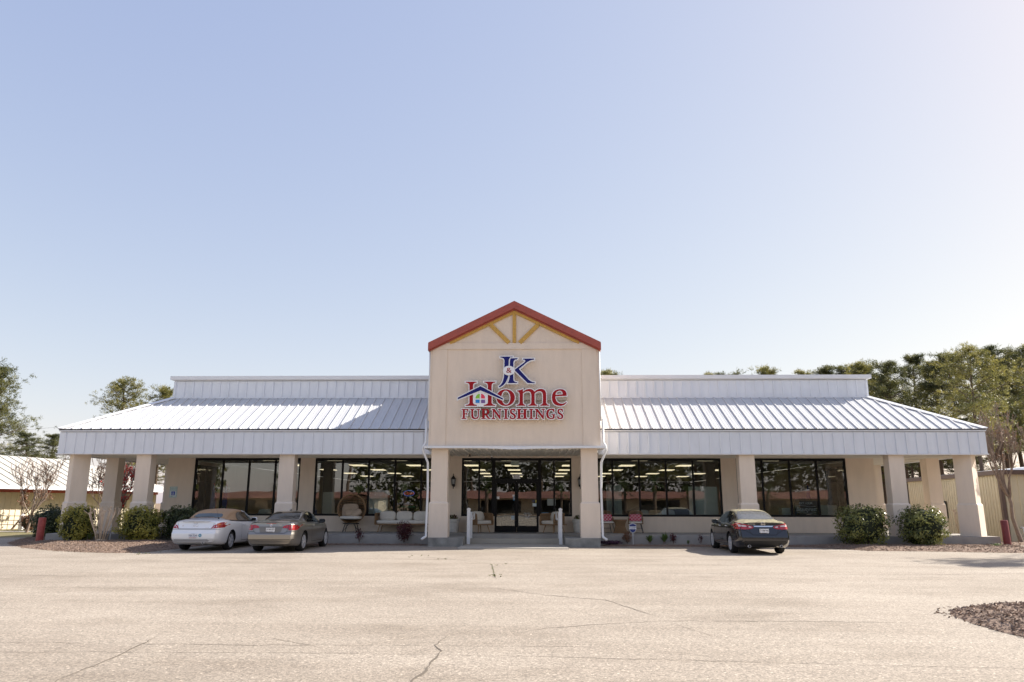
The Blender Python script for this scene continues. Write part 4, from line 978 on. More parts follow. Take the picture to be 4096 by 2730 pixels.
planter(-2.83, 'white ribbed pot of dark red flowers left of the doors'); planter(2.80, 'white pot of dark red flowers half hidden behind the right column')

# ---------------------------------------------------------------- things just inside the glass
def cabinet(x0,x1,y0,y1,z0,z1,m,label,name='display_board',cat='board',n=2):
    t = thing(name, label, cat, ((x0+x1)/2,(y0+y1)/2,.385)); mb = MB(); mb.box(x0,x1,y0,y1,z0,z1); mb.build('body', m, t)
    mb = MB()
    for i in range(n): mb.box(x0+.05+(x1-x0-.05)*i/n, x0+(x1-x0-.05)*(i+1)/n, y0-.012, y0-.001, z0+.06, z1-.06)
    mb.build('front_panel', m, t)
pale = mat('pale_board', (.50,.56,.57), .5); palew = mat('pale_wood_white', (.55,.54,.50), .6); darkw = mat('dark_walnut', (.035,.022,.016), .5, var=.2)
cabinet(7.9,9.2,34.75,34.83,.386,2.42,pale,'large pale board standing in the window behind the black sedan')
cabinet(4.13,4.82,34.75,34.82,.386,2.5,mat('pale_board_grey',(.33,.37,.37),.5),'narrow pale board standing in the window behind the wicker chairs')
cabinet(-9.1,-8.65,35.1,35.6,.386,2.15,palew,'white tower cabinet inside the window left of the egg chair','tower_cabinet','cabinet',1)
cabinet(-6.95,-6.0,34.9,34.96,.386,2.22,pale,'white framed board in the window behind the egg chair','display_board','board',1)
cabinet(12.1,12.56,34.8,35.3,.386,1.48,palew,'small white nightstand in the window left of the black poster','nightstand','nightstand',2)
cabinet(14.1,14.9,35.6,36.1,.386,1.6,palew,'white dresser inside the right end window','dresser','dresser',2)
cabinet(-8.4,-7.95,36,36.6,.386,1.35,pale,'pale bedside chest inside the window behind the egg chair','nightstand','nightstand',2)
def bed(x, y, w, label, m):
    t = thing('display_bed', label, 'bed', (x, y, .385)); mb = MB(); mb.box(x-w/2,x+w/2,y,y+2.0,.386,.62); mb.build('base', darkw, t)
    mb = MB(); cushion(mb, (x,y+1.0,.80), (w,2.0,.36), sq=.25, seed=2); mb.build('mattress', m, t, smooth=True)
    mb = MB(); mb.prism([[(-w/2-.05,.386),(w/2+.05,.386),(w/2+.05,1.3),(w*.25,1.55),(0,1.62),(-w*.25,1.55),(-w/2-.05,1.3)]], lambda a, z, d: (x+a, y+2.02+d, z), 0, .08); mb.build('headboard', darkw, t)
    for i in (-1,0,1):
        mb = MB(); cushion(mb, (x+i*w*.3,y+.25,1.16), (w*.32,.22,.42), RX(-20), seed=i+5); mb.build('pillow', mat('bed_linen',(.36,.38,.40),.95) if i != 0 else M['tancush'], t, smooth=True)
bed(6.4, 35.0, 2.0, 'bed with pale pillows displayed inside the right window', mat('mattress_grey',(.36,.38,.39),.95)); bed(-11.6, 36.0, 2.0, 'bed with pale pillows displayed inside the left window', mat('mattress_white',(.5,.5,.5),.95))
for x, y, lab in ((-12.0,40,'dark sofa deep inside the left of the shop'),(0.3,39,'dark sofa facing the doors inside the shop'),(5,42,'dark sofa deep inside the right of the shop'),(-5,41,'dark sofa standing inside behind the wicker sofa window')):
    t = thing('shop_sofa', lab, 'sofa', (x, y, .385)); mb = MB(); mb.box(x-1,x+1,y,y+.9,.45,.8); mb.build('seat', darkw, t); mb = MB(); mb.box(x-1,x+1,y+.65,y+.9,.8,1.25); mb.build('backrest', darkw, t)
    for sx in (-1,1):
        mb = MB(); mb.box(*sorted((x+sx*1.0,x+sx*1.2)),y,y+.9,.386,1.0); mb.build('armrest', darkw, t)
# ---------------------------------------------------------------- parked cars
def interp(tab, y):
    def lin(y):
        if y <= tab[0][0]: return tab[0][1]
        for (a, va), (b, vb) in zip(tab, tab[1:]):
            if y <= b: return va+(vb-va)*(y-a)/(b-a)
        return tab[-1][1]
    d = .07; return sum(lin(y+k*d/2) for k in (-2,-1,0,1,2))/5
def crom(P, n):
    out = []
    for i in range(len(P)-1):
        p0, p1, p2, p3 = P[max(0,i-1)], P[i], P[i+1], P[min(len(P)-1,i+2)]
        for k in range(n):
            t = k/n; out.append(tuple(.5*(2*b+(c-a)*t+(2*a-5*b+4*c-d)*t*t+(3*b-a-3*c+d)*t**3) for a,b,c,d in zip(p0,p1,p2,p3)))
    out.append(P[-1]); return out
def sstep(a, b, x): t = max(0., min(1., (x-a)/(b-a))); return t*t*(3-2*t)
class Car:
    def __init__(s, name, label, pos, deg, sp, paint, cat='car'):
        s.sp = sp; s.t = thing(name, label, cat, (pos[0], pos[1], 0), R(-deg), world=False)
        s.L, s.W = sp['L'], sp['W']
        L = s.L; ys = [0,.02,.05,.09,.14]; y = .2
        while y < L-.2: ys.append(y); y += .075
        ys += [L-.14,L-.09,L-.05,L-.02,L]
        rings = [s.ring(y) for y in ys]; n = len(rings[0]); s.ys = ys; s.rings = rings
        mb = MB(); full = []
        for r in rings: full.append(r + [(-x, y, z) for x, y, z in r[-2:0:-1]])
        m = len(full[0])
        vs = [p for f in full for p in f]; fs = []
        for i in range(len(ys)-1):
            for k in range(m): fs.append((i*m+k, i*m+(k+1)%m, (i+1)*m+(k+1)%m, (i+1)*m+k))
        for i, rev in ((0, False), (len(ys)-1, True)):
            b = i*m
            for k in range(n-1):
                q = (b+k, b+k+1, b+(m-k-1)%m, b+(m-k)%m) if k else (b, b+1, b+m-1)
                if k == n-2: q = (b+k, b+n-1, b+(m-k)%m)
                fs.append(q if not rev else tuple(reversed(q)))
        mb.add(vs, fs)
        o = mb.build('body', [paint, M['cardark']], None)
        # wheel arches
        cut = MB(); cut.cur = 1; s.ax = (sp['ro'], sp['ro']+sp['wb'])
        for ay in s.ax:
            for sx in (-1, 1):
                a, b = sorted((sx*(s.W/2-.30), sx*(s.W/2+.2))); cut.lathe([(0,a),(sp['R']+.055,a),(sp['R']+.055,b),(0,b)], (0,ay,sp['R']+.01), 32, 'x')
        c = cut.build('cut', [paint, M['cardark']])
        bo = o.modifiers.new('b', 'BOOLEAN'); bo.object = c; bo.operation = 'DIFFERENCE'; bo.solver = 'EXACT'
        bpy.context.view_layer.update()
        me = bpy.data.meshes.new_from_object(o.evaluated_get(bpy.context.evaluated_depsgraph_get())); me.name = 'body'
        bpy.data.objects.remove(o); bpy.data.objects.remove(c)
        for p in me.polygons: p.use_smooth = True
        me.set_sharp_from_angle(angle=R(32))
        s.body = link('body', me, s.t); s.paint = paint
        bm = bmesh.new(); bm.from_mesh(me); s.bvh = BVHTree.FromBMesh(bm); bm.free()
    def ring(s, y):
        sp = s.sp; w = s.W/2*interp(sp['plan'], y); t = interp(sp['top'], y); b = interp(sp['belt'], y); zb = interp(sp['bot'], y); wr = interp(sp['roofw'], y)
        b = min(b, t-.02); c = sstep(.09, .26, t-b)
        mx = lambda p, q: (p[0]+(q[0]-p[0])*c, p[1]+(q[1]-p[1])*c)
        hz = b-zb
        P = [(0,zb),(w*.72,zb),(w*.91,zb+.035),(w*.975,zb+.14*hz+.05),(w*.995,zb+.42*hz),(w,zb+.62*hz),(w*.992,zb+.80*hz),(w*.965,b-.035),(w*.945,b)]
        P += [mx((w*.885,b+(t-b)*.55),(w*.905,b+.035)), mx((w*.74,t-.018),(wr+.045,t-.15)), mx((w*.62,t-.010),(wr-.01,t-.065)), mx((w*.42,t-.004),(wr*.72,t-.018)), (0,t)]
        R_ = crom(P, 3); out = []
        fr = 1-sstep(0, .75, y); ff = 1-sstep(0, .8, s.L-y)
        for x, z in R_:
            dy = fr*(sp['rs']*sstep(.62,.98,z) + .06*(1-sstep(.22,.42,z)) - sp['bump']*sstep(.34,.46,z)*(1-sstep(.60,.665,z))) - ff*(.25*sstep(.5,.8,z)+.08*(1-sstep(.2,.4,z)))
            out.append((x, y+dy, z))
        return out
    def patch(s, poly, axis, off=.005, step=.045):
        pts = []; n = len(poly)
        for i in range(n):
            a, b = poly[i], poly[(i+1)%n]; k = max(1, int(math.hypot(b[0]-a[0], b[1]-a[1])/step))
            pts += [Vector((a[0]+(b[0]-a[0])*j/k, a[1]+(b[1]-a[1])*j/k)) for j in range(k)]
        nb = len(pts); P2 = [tuple(p) for p in pts]
        x0, x1 = min(p[0] for p in P2), max(p[0] for p in P2); y0, y1 = min(p[1] for p in P2), max(p[1] for p in P2)
        u = x0+step/2
        while u < x1:
            v = y0+step/2
            while v < y1:
                if inpoly(u, v, P2) and edged(u, v, P2) > step*.35: pts.append(Vector((u, v)))
                v += step
            u += step
        r = delaunay_2d_cdt(pts, [], [list(range(nb))], 1, 1e-5)
        D = {'rear': lambda u, v: ((u,-3,v),(0,1,0)), 'front': lambda u, v: ((u,9,v),(0,-1,0)), 'left': lambda u, v: ((-4,u,v),(1,0,0)), 'right': lambda u, v: ((4,u,v),(-1,0,0)), 'top': lambda u, v: ((u,v,5),(0,0,-1))}[axis]
        vs = []; ok = []
        for p in r[0]:
            o, d = D(p.x, p.y); h = s.bvh.ray_cast(Vector(o), Vector(d))
            if h[0] is None: vs.append((0,0,0)); ok.append(False)
            else:
                nn = h[1] if h[1].dot(Vector(d)) < 0 else -h[1]; vs.append(tuple(h[0]+nn*off)); ok.append(True)
        return vs, [f for f in r[2] if all(ok[i] for i in f)]
    def dec(s, name, m, polys, axis, off=.005, mirror=False, parent=None, step=.045, join=None):
        mb = join or MB()
        for pl in polys:
            mb.add(*s.patch(pl, axis, off, step))
            if mirror: mb.add(*s.patch([(-a, b) for a, b in pl], axis, off, step))
        if join is None:
            me_o = mb.build(name, m, parent or s.t, smooth=True, off=(0,0,0), fix=False); return me_o
    def line(s, pts, axis, w=.012, closed=False):
        out = []
        for a, b in zip(pts, pts[1:]+([pts[0]] if closed else [])):
            d = Vector((b[0]-a[0], b[1]-a[1])); n = Vector((-d.y, d.x)).normalized()*w/2
            out.append([(a[0]+n.x,a[1]+n.y),(b[0]+n.x,b[1]+n.y),(b[0]-n.x,b[1]-n.y),(a[0]-n.x,a[1]-n.y)])
        return out
    def rear_y(s, x, z):
        h = s.bvh.ray_cast(Vector((x,-3,z)), Vector((0,1,0))); return h[0].y if h[0] is not None else 0
    def side_x(s, y, z, sx):
        h = s.bvh.ray_cast(Vector((sx*4,y,z)), Vector((-sx,0,0))); return h[0].x if h[0] is not None else sx*s.W/2
    def wheels(s, style, n):
        sp = s.sp; r = sp['R']; rr = r*.70; W = None
        for ay in s.ax:
            for sx in (-1, 1):
                x1 = sx*(s.W/2-.035); mb = MB(); wd = .215
                prof = [(rr*.98,0),(rr+.012,-.004),(r*.93,.004),(r*.985,-.028),(r,-.06),(r,-wd+.05),(r*.97,-wd),(rr,-wd),(rr*.98,-.06)]
                mb.lathe([(a, sx*h) for a, h in prof], (x1, ay, r), 36, 'x'); wh = mb.build('wheel', M['tyre'], s.t, off=(0,0,0), smooth=True)
                mb = MB(); mb.lathe([(rr*1.0,sx*.0),(rr*.93,sx*.004),(rr*.90,sx*-.03),(rr*.9,sx*-.12)], (x1,ay,r), 36, 'x')
                for k in range(n):
                    for q in ((-.16, .16) if style == 'pair' else (0,)):
                        a = 2*math.pi*k/n+q*.9; a2 = 2*math.pi*k/n+q*.5; w2 = .028 if style == 'pair' else .075
                        p0 = Vector((x1-sx*.012, ay+.045*math.cos(a2), r+.045*math.sin(a2))); p1 = Vector((x1-sx*.006, ay+rr*.95*math.cos(a), r+rr*.95*math.sin(a)))
                        mb.bar(p0, p1, .03, w2*(1 if style=='pair' else .8), up=Vector((1,0,0)).cross((p1-p0).normalized()))
                mb.lathe([(0,sx*.004),(.055,sx*.002),(.065,sx*-.03)], (x1,ay,r), 16, 'x'); mb.build('rim', M['rim'], wh, off=(0,0,0), angle=40)
                mb = MB(); mb.lathe([(0,sx*-.10),(rr*.9,sx*-.10),(rr*.9,sx*-.12)], (x1,ay,r), 24, 'x'); mb.lathe([(.0,sx*-.07),(rr*.55,sx*-.07),(rr*.55,sx*-.1)], (x1,ay,r), 24, 'x'); mb.build('brake_disc', M['cardark'], wh, off=(0,0,0))
    def plate(s, z, txt, top, bottom, ink, kind):
        y = min(s.rear_y(x, z+dz) for x in (-.15,0,.15) for dz in (-.07,0,.07))-.012
        mb = MB(); mb.box(-.152,.152,y,y+.02,z-.077,z+.077); p = mb.build('number_plate', M['plate'], s.t, off=(0,0,0))
        F = lambda x0, z0: (lambda a, b, d: (x0+a, y-.001-d, z0+b))
        mb = MB(); text_mb(mb, txt, F(0, z+.005), .088, .0025, sx=.82)
        if kind == 'palm':
            mb.lathe([(0,0),(.016,0),(.016,-.003),(0,-.003)], (0,y-.0005,z+.018), 8, 'y'); mb.box(-.004,.004,y-.0035,y-.001,z-.028,z+.006)
            mb.box(-.15,.15,y-.003,y-.0005,z-.075,z-.052)
            mb.box(-.15,.15,y-.003,y-.0005,z+.064,z+.075)
        mb.build('lettering', M[ink], p, off=(0,0,0))
        mb = MB(); text_mb(mb, bottom, F(0, z-.062), .026, .005, sx=1.1)
        if kind == 'palm': mb.box(.10,.14,y-.0045,y-.0032,z-.072,z-.055)
        mb.build('lettering', M['plate'] if kind == 'palm' else M['inkred'], p, off=(0,0,0))
        if kind != 'palm':
            mb = MB(); text_mb(mb, top, F(0, z+.062), .022, .003, sx=1.1); mb.build('lettering', M['ink'], p, off=(0,0,0))
        for sx in (-1,1):
            pass
        return y
    def mirrors(s, y, z, m):
        for sx in (-1, 1):
            x = s.side_x(y, z, sx); mb = MB(); mb.blob((x+sx*.12, y, z+.03), (.115,.075,.075), 2, .03, 16, 10, .6); mb.tube([(x-sx*.02,y+.03,z-.03),(x+sx*.08,y+.02,z-.01)], .025, 8); k = mb.build('mirror', m, s.t, off=(0,0,0), smooth=True)
            mb = MB(); mb.prism([[(math.copysign(abs(math.cos(a))**.6,math.cos(a))*.092, math.copysign(abs(math.sin(a))**.6,math.sin(a))*.058) for a in [2*math.pi*i/20 for i in range(20)]]], lambda a, b, d: (x+sx*.12+a, y-.078+d, z+.03+b), 0, .02); mb.build('mirror_glass', M['carglass'], k, off=(0,0,0))
    def handles(s, spots, m):
        for y, z in spots:
            for sx in (-1, 1):
                x = s.side_x(y, z, sx); mb = MB(); mb.tube([(x-sx*.005,y-.09,z),(x+sx*.028,y-.06,z+.004),(x+sx*.03,y+.05,z+.004),(x-sx*.005,y+.08,z)], .014, 8); mb.build('door_handle', m, s.t, off=(0,0,0), smooth=True)
def paint(name, c, metal=.0, rough=.22, coat=1., dust=None, flake=0.):
    m, nt, b = newmat(name); L = nt.links.new
    b.inputs['Base Color'].default_value = (*c,1); b.inputs['Metallic'].default_value = metal; b.inputs['Roughness'].default_value = rough; b.inputs['Coat Weight'].default_value = coat; b.inputs['Coat Roughness'].default_value = .03
    g = N(nt,'ShaderNodeTexCoord'); n = N(nt,'ShaderNodeTexNoise',Scale=3.,Detail=8.); L(g.outputs['Object'], n.inputs['Vector'])
    if dust:   # pollen lying on the upward faces
        s = N(nt,'ShaderNodeSeparateXYZ'); L(g.outputs['Normal'], s.inputs[0])
        mr = N(nt,'ShaderNodeMapRange'); mr.inputs['From Min'].default_value = .72; mr.inputs['From Max'].default_value = .97; L(s.outputs[2], mr.inputs[0])
        n2 = N(nt,'ShaderNodeTexNoise',Scale=9.,Detail=8.); L(g.outputs['Object'], n2.inputs['Vector'])
        m2 = N(nt,'ShaderNodeMapRange'); m2.inputs['From Min'].default_value = .3; m2.inputs['From Max'].default_value = .6; m2.inputs['To Min'].default_value = .45; m2.inputs['To Max'].default_value = .85; L(n2.outputs['Fac'], m2.inputs[0])
        mu = N(nt,'ShaderNodeMath',operation='MULTIPLY'); L(mr.outputs[0], mu.inputs[0]); L(m2.outputs[0], mu.inputs[1])
        d = N(nt,'ShaderNodeBsdfDiffuse'); d.inputs[0].default_value = (*dust,1)
        mx = N(nt,'ShaderNodeMixShader'); L(mu.outputs[0], mx.inputs[0]); L(b.outputs[0], mx.inputs[1]); L(d.outputs[0], mx.inputs[2]); L(mx.outputs[0], nt.nodes['Material Output'].inputs['Surface'])
    else:
        mr = N(nt,'ShaderNodeMapRange'); mr.inputs['To Min'].default_value = rough*.75; mr.inputs['To Max'].default_value = rough*1.5; L(n.outputs['Fac'], mr.inputs[0]); L(mr.outputs[0], b.inputs['Roughness'])
    return m
P_black = paint('black_car_paint', (.004,.005,.008), 0., .2, 1., dust=(.33,.30,.21))
P_champ = paint('champagne_car_paint', (.30,.28,.25), .7, .30, 1.)
P_pearl = paint('pearl_car_paint', (.82,.825,.84), .05, .28, 1.)
PLAN = lambda L: [(0,.80),(.06,.865),(.16,.925),(.35,.965),(.7,.992),(1.1,1.),(L-1.5,1.),(L-.8,.975),(L-.4,.90),(L-.15,.78),(L,.62)]
def box_exhaust(car, spots, r=.038):
    for x, z in spots:
        y = car.rear_y(x, .40)-.01
        mb = MB(); mb.lathe([(r*.84,.14),(r*.84,.0),(r,-.0),(r,.16)], (x,y,z), 16, 'y'); ep = mb.build('exhaust_pipe', M['rim'], car.t, off=(0,0,0), angle=40); mb = MB(); mb.lathe([(0,.02),(r*.84,.02)], (x,y,z), 16, 'y'); mb.build('pipe_bore', M['seam'], ep, off=(0,0,0))

# black sedan at the right
sp = dict(L=4.87, W=1.84, wb=2.775, ro=1.11, R=.335, rs=.12, bump=.045, plan=PLAN(4.87),
    top=[(0,1.045),(.15,1.07),(.45,1.10),(.74,1.125),(1.0,1.235),(1.35,1.365),(1.7,1.44),(2.15,1.475),(2.6,1.46),(2.95,1.40),(3.3,1.25),(3.65,1.06),(3.9,1.01),(4.4,.92),(4.7,.80),(4.87,.64)],
    belt=[(0,.96),(.5,1.0),(1.5,.985),(2.5,.955),(3.5,.93),(4.2,.86),(4.87,.58)], roofw=[(.6,.68),(1.2,.60),(1.8,.57),(2.6,.57),(3.1,.62),(3.7,.72)],
    bot=[(0,.33),(.12,.25),(.5,.2),(4.3,.19),(4.7,.23),(4.87,.30)])
c = Car('black_sedan', 'black four door sedan with pollen on its roof, nosed toward the store at the right', (8.42,25.5), 1.0, sp, P_black)
gl = mat('sedan_glass', (.012,.016,.016), .03, spec=.8)
c.dec('rear_window', mat('dusty_rear_glass', (.10,.10,.095), .10, spec=.9, var=.25, scale=14.), [[(-.60,1.145),(-.3,1.135),(.3,1.135),(.60,1.145),(.575,1.22),(.53,1.31),(.475,1.385),(.30,1.408),(0,1.415),(-.30,1.408),(-.475,1.385),(-.53,1.31),(-.575,1.22)]], 'rear', .004)
c.dec('windscreen', gl, [[(-.64,1.09),(.64,1.09),(.52,1.38),(-.52,1.38)]], 'front', .004)
for sd in ('left','right'):
    c.dec('side_window', gl, [[(1.20,1.045),(2.06,1.01),(2.06,1.375),(1.85,1.37),(1.6,1.315),(1.38,1.22)]], sd, .004); c.dec('side_window', gl, [[(2.14,1.008),(3.32,.985),(3.08,1.13),(2.78,1.29),(2.52,1.365),(2.14,1.378)]], sd, .004)
    ln = c.line([(1.02,1.03),(1.2,1.03),(2.1,.995),(3.36,.97)], sd, .02); c.dec('window_trim', M['chrome'], ln, sd, .007)
    sm = [x for pts in ([(2.1,.99),(2.1,.30)],[(1.32,.98),(1.42,.72),(1.42,.62)],[(3.3,.96),(3.28,.32)],[(1.6,.30),(3.3,.30)]) for x in c.line(pts, sd, .012)]
    c.dec('door_seam', M['seam'], sm, sd, .003)
    c.dec('tail_light', M['lens'], [[(.10,.86),(.20,.85),(.34,.93),(.52,1.03),(.30,1.025),(.10,1.0)]], sd, .006)
for sx in (-1, 1):
    S_ = lambda pl: [(sx*a, b) for a, b in pl]
    l = c.dec('tail_light', M['lens'], [S_([(.885,1.02),(.62,.995),(.36,.925),(.315,.875),(.42,.83),(.62,.815),(.87,.83)])], 'rear', .008)
    c.dec('clear_lens', M['lensclear'], [S_([(.80,.975),(.58,.945),(.55,.905),(.79,.905)]), S_([(.49,.925),(.40,.905),(.385,.875),(.47,.875)])], 'rear', .012, parent=l)
    c.dec('dark_lens', M['lensdark'], [S_([(.54,.99-.04),(.505,.945),(.52,.84),(.545,.84)])], 'rear', .011, parent=l)
c.dec('chrome_strip', M['chrome'], [[(-.33,.935),(.33,.935),(.29,.895),(-.29,.895)]], 'rear', .014)
c.dec('boot_seam', M['seam'], c.line([(-.60,1.06),(-.50,.90),(-.44,.70),(-.38,.645),(.38,.645),(.44,.70),(.50,.90),(.60,1.06)], 'rear', .012), 'rear', .004)
c.dec('bumper_seam', M['seam'], c.line([(-.86,.80),(-.60,.79),(-.46,.70)], 'rear', .010)+c.line([(.86,.80),(.60,.79),(.46,.70)], 'rear', .010), 'rear', .004)
c.dec('lower_valance', M['cardark'], [[(-.66,.455),(.66,.455),(.72,.40),(.60,.30),(-.60,.30),(-.72,.40)]], 'rear', .010)
c.plate(.775, 'TYA  946', '', 'SOUTH CAROLINA', 'inkblack', 'palm')
y = c.rear_y(0,.985)-.012
mb = MB(); mb.tube([(.062*math.cos(a*math.pi/12), y, .99+.062*math.sin(a*math.pi/12)) for a in range(25)], .010, 6, cap=False); mb.box(-.075,.075,y-.008,y+.004,.978,1.002); mb.build('emblem', M['chrome'], c.t, off=(0,0,0))
mb = MB(); y = c.rear_y(-.38,.985)-.006; text_mb(mb, 'ALTIMA', lambda a,b,d: (-.385+a, y-d, .985+b), .062, .004, sx=1.15); mb.build('lettering', M['chrome'], c.t, off=(0,0,0))
box_exhaust(c, ((-.52,.285),(.52,.285)), .045); c.mirrors(3.12, 1.0, P_black); c.handles(((1.55,.90),(2.52,.885)), M['chrome']); c.wheels('pair', 7)

# champagne hardtop at the left
sp = dict(L=4.58, W=1.79, wb=2.76, ro=1.02, R=.325, rs=.08, bump=.05, plan=PLAN(4.58),
    top=[(0,.985),(.12,1.02),(.5,1.05),(.92,1.065),(1.2,1.17),(1.55,1.29),(1.85,1.36),(2.2,1.39),(2.55,1.375),(2.9,1.29),(3.2,1.14),(3.5,1.0),(3.8,.96),(4.3,.87),(4.48,.74),(4.58,.60)],
    belt=[(0,.92),(1,.95),(2,.93),(3.2,.90),(4,.83),(4.58,.55)], roofw=[(.8,.66),(1.3,.60),(1.8,.56),(2.5,.56),(2.9,.60),(3.5,.70)],
    bot=[(0,.30),(.12,.22),(.5,.18),(4.1,.17),(4.45,.2),(4.58,.28)])
c = Car('champagne_coupe', 'champagne two door hardtop convertible parked beside the white convertible', (-8.22,25.72), .5, sp, P_champ)
c.dec('rear_window', M['carglass'], [[(-.60,1.085),(-.3,1.075),(.3,1.075),(.60,1.085),(.57,1.16),(.52,1.25),(.47,1.315),(.28,1.335),(0,1.34),(-.28,1.335),(-.47,1.315),(-.52,1.25),(-.57,1.16)]], 'rear', .004)
c.dec('windscreen', M['carglass'], [[(-.62,1.03),(.62,1.03),(.50,1.31),(-.50,1.31)]], 'front', .004)
for sd in ('left','right'):
    w_ = c.dec('side_window', M['carglass'], [[(1.42,1.0),(1.46,1.10),(1.62,1.20),(1.9,1.285),(2.2,1.315),(2.5,1.295),(2.75,1.22),(3.0,1.09),(3.22,.965),(2.4,.975)]], sd, .005)
    c.dec('window_trim', M['chrome'], c.line([(1.42,1.0),(1.46,1.10),(1.62,1.20),(1.9,1.285),(2.2,1.315),(2.5,1.295),(2.75,1.22)], sd, .014)+c.line([(1.42,.99),(2.4,.965),(3.24,.955)], sd, .012), sd, .007)
    c.dec('window_post', M['cardark'], c.line([(1.98,.98),(1.9,1.27)], sd, .02), sd, .008, parent=w_)
    c.dec('door_seam', M['seam'], [x for pts in ([(1.88,.97),(1.80,.75),(1.86,.32)],[(3.2,.94),(3.18,.32)],[(1.86,.30),(3.18,.30)]) for x in c.line(pts, sd, .012)], sd, .003)
    c.dec('tail_light', M['lens'], [[(.08,.76),(.22,.76),(.26,.90),(.08,.905)]], sd, .006)
for sx in (-1, 1):
    S_ = lambda pl: [(sx*a, b) for a, b in pl]
    l = c.dec('tail_light', M['lens'], [S_([(.86,.905),(.55,.915),(.43,.875),(.40,.81),(.60,.80),(.62,.735),(.85,.745)])], 'rear', .008)
    c.dec('dark_lens', M['lensdark'], [S_([(.612,.905),(.595,.905),(.60,.80),(.62,.735),(.635,.735)])], 'rear', .011, parent=l)
c.dec('plate_recess', mat('champagne_recess',(.20,.185,.165),.5,.4), [[(-.42,.86),(.42,.86),(.35,.655),(-.35,.655)]], 'rear', .004)
c.dec('boot_seam', M['seam'], c.line([(-.62,1.0),(-.60,.92),(-.57,.70),(-.50,.64),(.50,.64),(.57,.70),(.60,.92),(.62,1.0)], 'rear', .011)+c.line([(-.66,.985),(.66,.985)], 'rear', .010), 'rear', .004)
c.dec('bumper_seam', M['seam'], c.line([(-.86,.70),(-.56,.69)], 'rear', .010)+c.line([(.86,.70),(.56,.69)], 'rear', .010)+c.line([(-.80,.43),(.80,.43)], 'rear', .014), 'rear', .004)
c.dec('brake_light', M['lens'], [[(-.17,.965),(.17,.965),(.17,.95),(-.17,.95)]], 'rear', .008)
c.plate(.755, 'UVX  875', '', 'SOUTH CAROLINA', 'inkblack', 'palm')
y = c.rear_y(0,.905)-.008
mb = MB(); mb.lathe([(0,.006),(.042,.004),(.042,.014),(0,.014)], (0,y-.008,.905), 20, 'y'); e_ = mb.build('emblem', M['chrome'], c.t, off=(0,0,0))
mb = MB()
for k in range(4):
    a0 = math.pi/2*k; pts = [(0,0)]+[(.030*math.cos(a0+math.pi/2*j/5), .030*math.sin(a0+math.pi/2*j/5)) for j in range(6)]
    if k % 2: mb.prism([pts], lambda a, b, d: (a, y-.0065+d, .905+b), 0, .004)
mb.build('emblem_quarter', mat('emblem_blue',(.02,.12,.5),.3), e_, off=(0,0,0))
mb = MB(); y2 = c.rear_y(.34,.90)-.006; text_mb(mb, '328i', lambda a,b,d: (.33+a, y2-d, .895+b), .06, .004); mb.build('lettering', M['chrome'], c.t, off=(0,0,0))
mb = MB(); mb.blob((0,2.0,1.40), (.03,.09,.045), 1, 0, 10, 6); mb.build('aerial_fin', P_champ, c.t, off=(0,0,0), smooth=True)
c.mirrors(2.98, .96, M['cardark']); c.handles(((2.08,.84),), P_champ); c.wheels('pair', 5)

# pearl white convertible with tan fabric top
sp = dict(L=4.89, W=1.83, wb=2.72, ro=1.12, R=.325, rs=.13, bump=.05, plan=PLAN(4.89),
    top=[(0,1.0),(.12,1.045),(.5,1.085),(.93,1.105),(1.15,1.21),(1.45,1.345),(1.85,1.41),(2.35,1.43),(2.75,1.40),(3.1,1.31),(3.45,1.15),(3.78,1.02),(4.3,.92),(4.7,.78),(4.89,.60)],
    belt=[(0,.92),(.6,.97),(1.5,.975),(2.5,.95),(3.6,.92),(4.3,.85),(4.89,.56)], roofw=[(.85,.68),(1.3,.63),(1.8,.60),(2.6,.58),(3.1,.62),(3.7,.72)],
    bot=[(0,.33),(.12,.25),(.5,.2),(4.3,.19),(4.7,.23),(4.89,.30)])
c = Car('white_convertible', 'pearl white convertible with closed tan fabric top by the shrubs', (-11.02,26.1), -.5, sp, P_pearl)
fabric = mat('tan_hood_fabric', (.36,.235,.14), .95, var=.08, scale=30., bump=.15, bscale=300.)
mb = MB(); n = len(c.rings[0]); idx = [i for i, y in enumerate(c.ys) if .93 <= y <= 3.05]
vs = []; fs = []; k0 = 27
for i in idx:
    r = c.rings[i]; half = r[k0:]
    full = half+[(-x,y,z) for x,y,z in half[-2::-1]]
    cx = (0, full[0][1], .95)
    for x, y, z in full: d = Vector((x*.8, 0, (z-.95))).normalized(); vs.append((x+d.x*.014, y-.012*(1 if i==idx[0] else 0), z+d.z*.014))
m_ = len(vs)//len(idx)
for i in range(len(idx)-1):
    for k in range(m_-1): fs.append((i*m_+k, i*m_+k+1, (i+1)*m_+k+1, (i+1)*m_+k))
mb.add(vs, fs); top = mb.build('soft_top', fabric, c.t, off=(0,0,0), smooth=True)
bm = bmesh.new(); bm.from_mesh(c.body.data); bm2 = bmesh.new(); bm2.from_mesh(top.data); 
tmp = bpy.data.meshes.new('tmp'); bm.from_mesh(top.data); c.bvh = BVHTree.FromBMesh(bm); bm.free(); bm2.free(); bpy.data.meshes.remove(tmp)
c.dec('rear_window', mat('hood_window',(.02,.035,.035),.04,spec=.8), [[(-.50,1.135),(-.3,1.125),(.3,1.125),(.50,1.135),(.515,1.17),(.47,1.235),(.40,1.262),(0,1.275),(-.40,1.262),(-.47,1.235),(-.515,1.17)]], 'rear', .005, parent=top)
c.dec('windscreen', M['carglass'], [[(-.64,1.06),(.64,1.06),(.54,1.33),(-.54,1.33)]], 'front', .004)
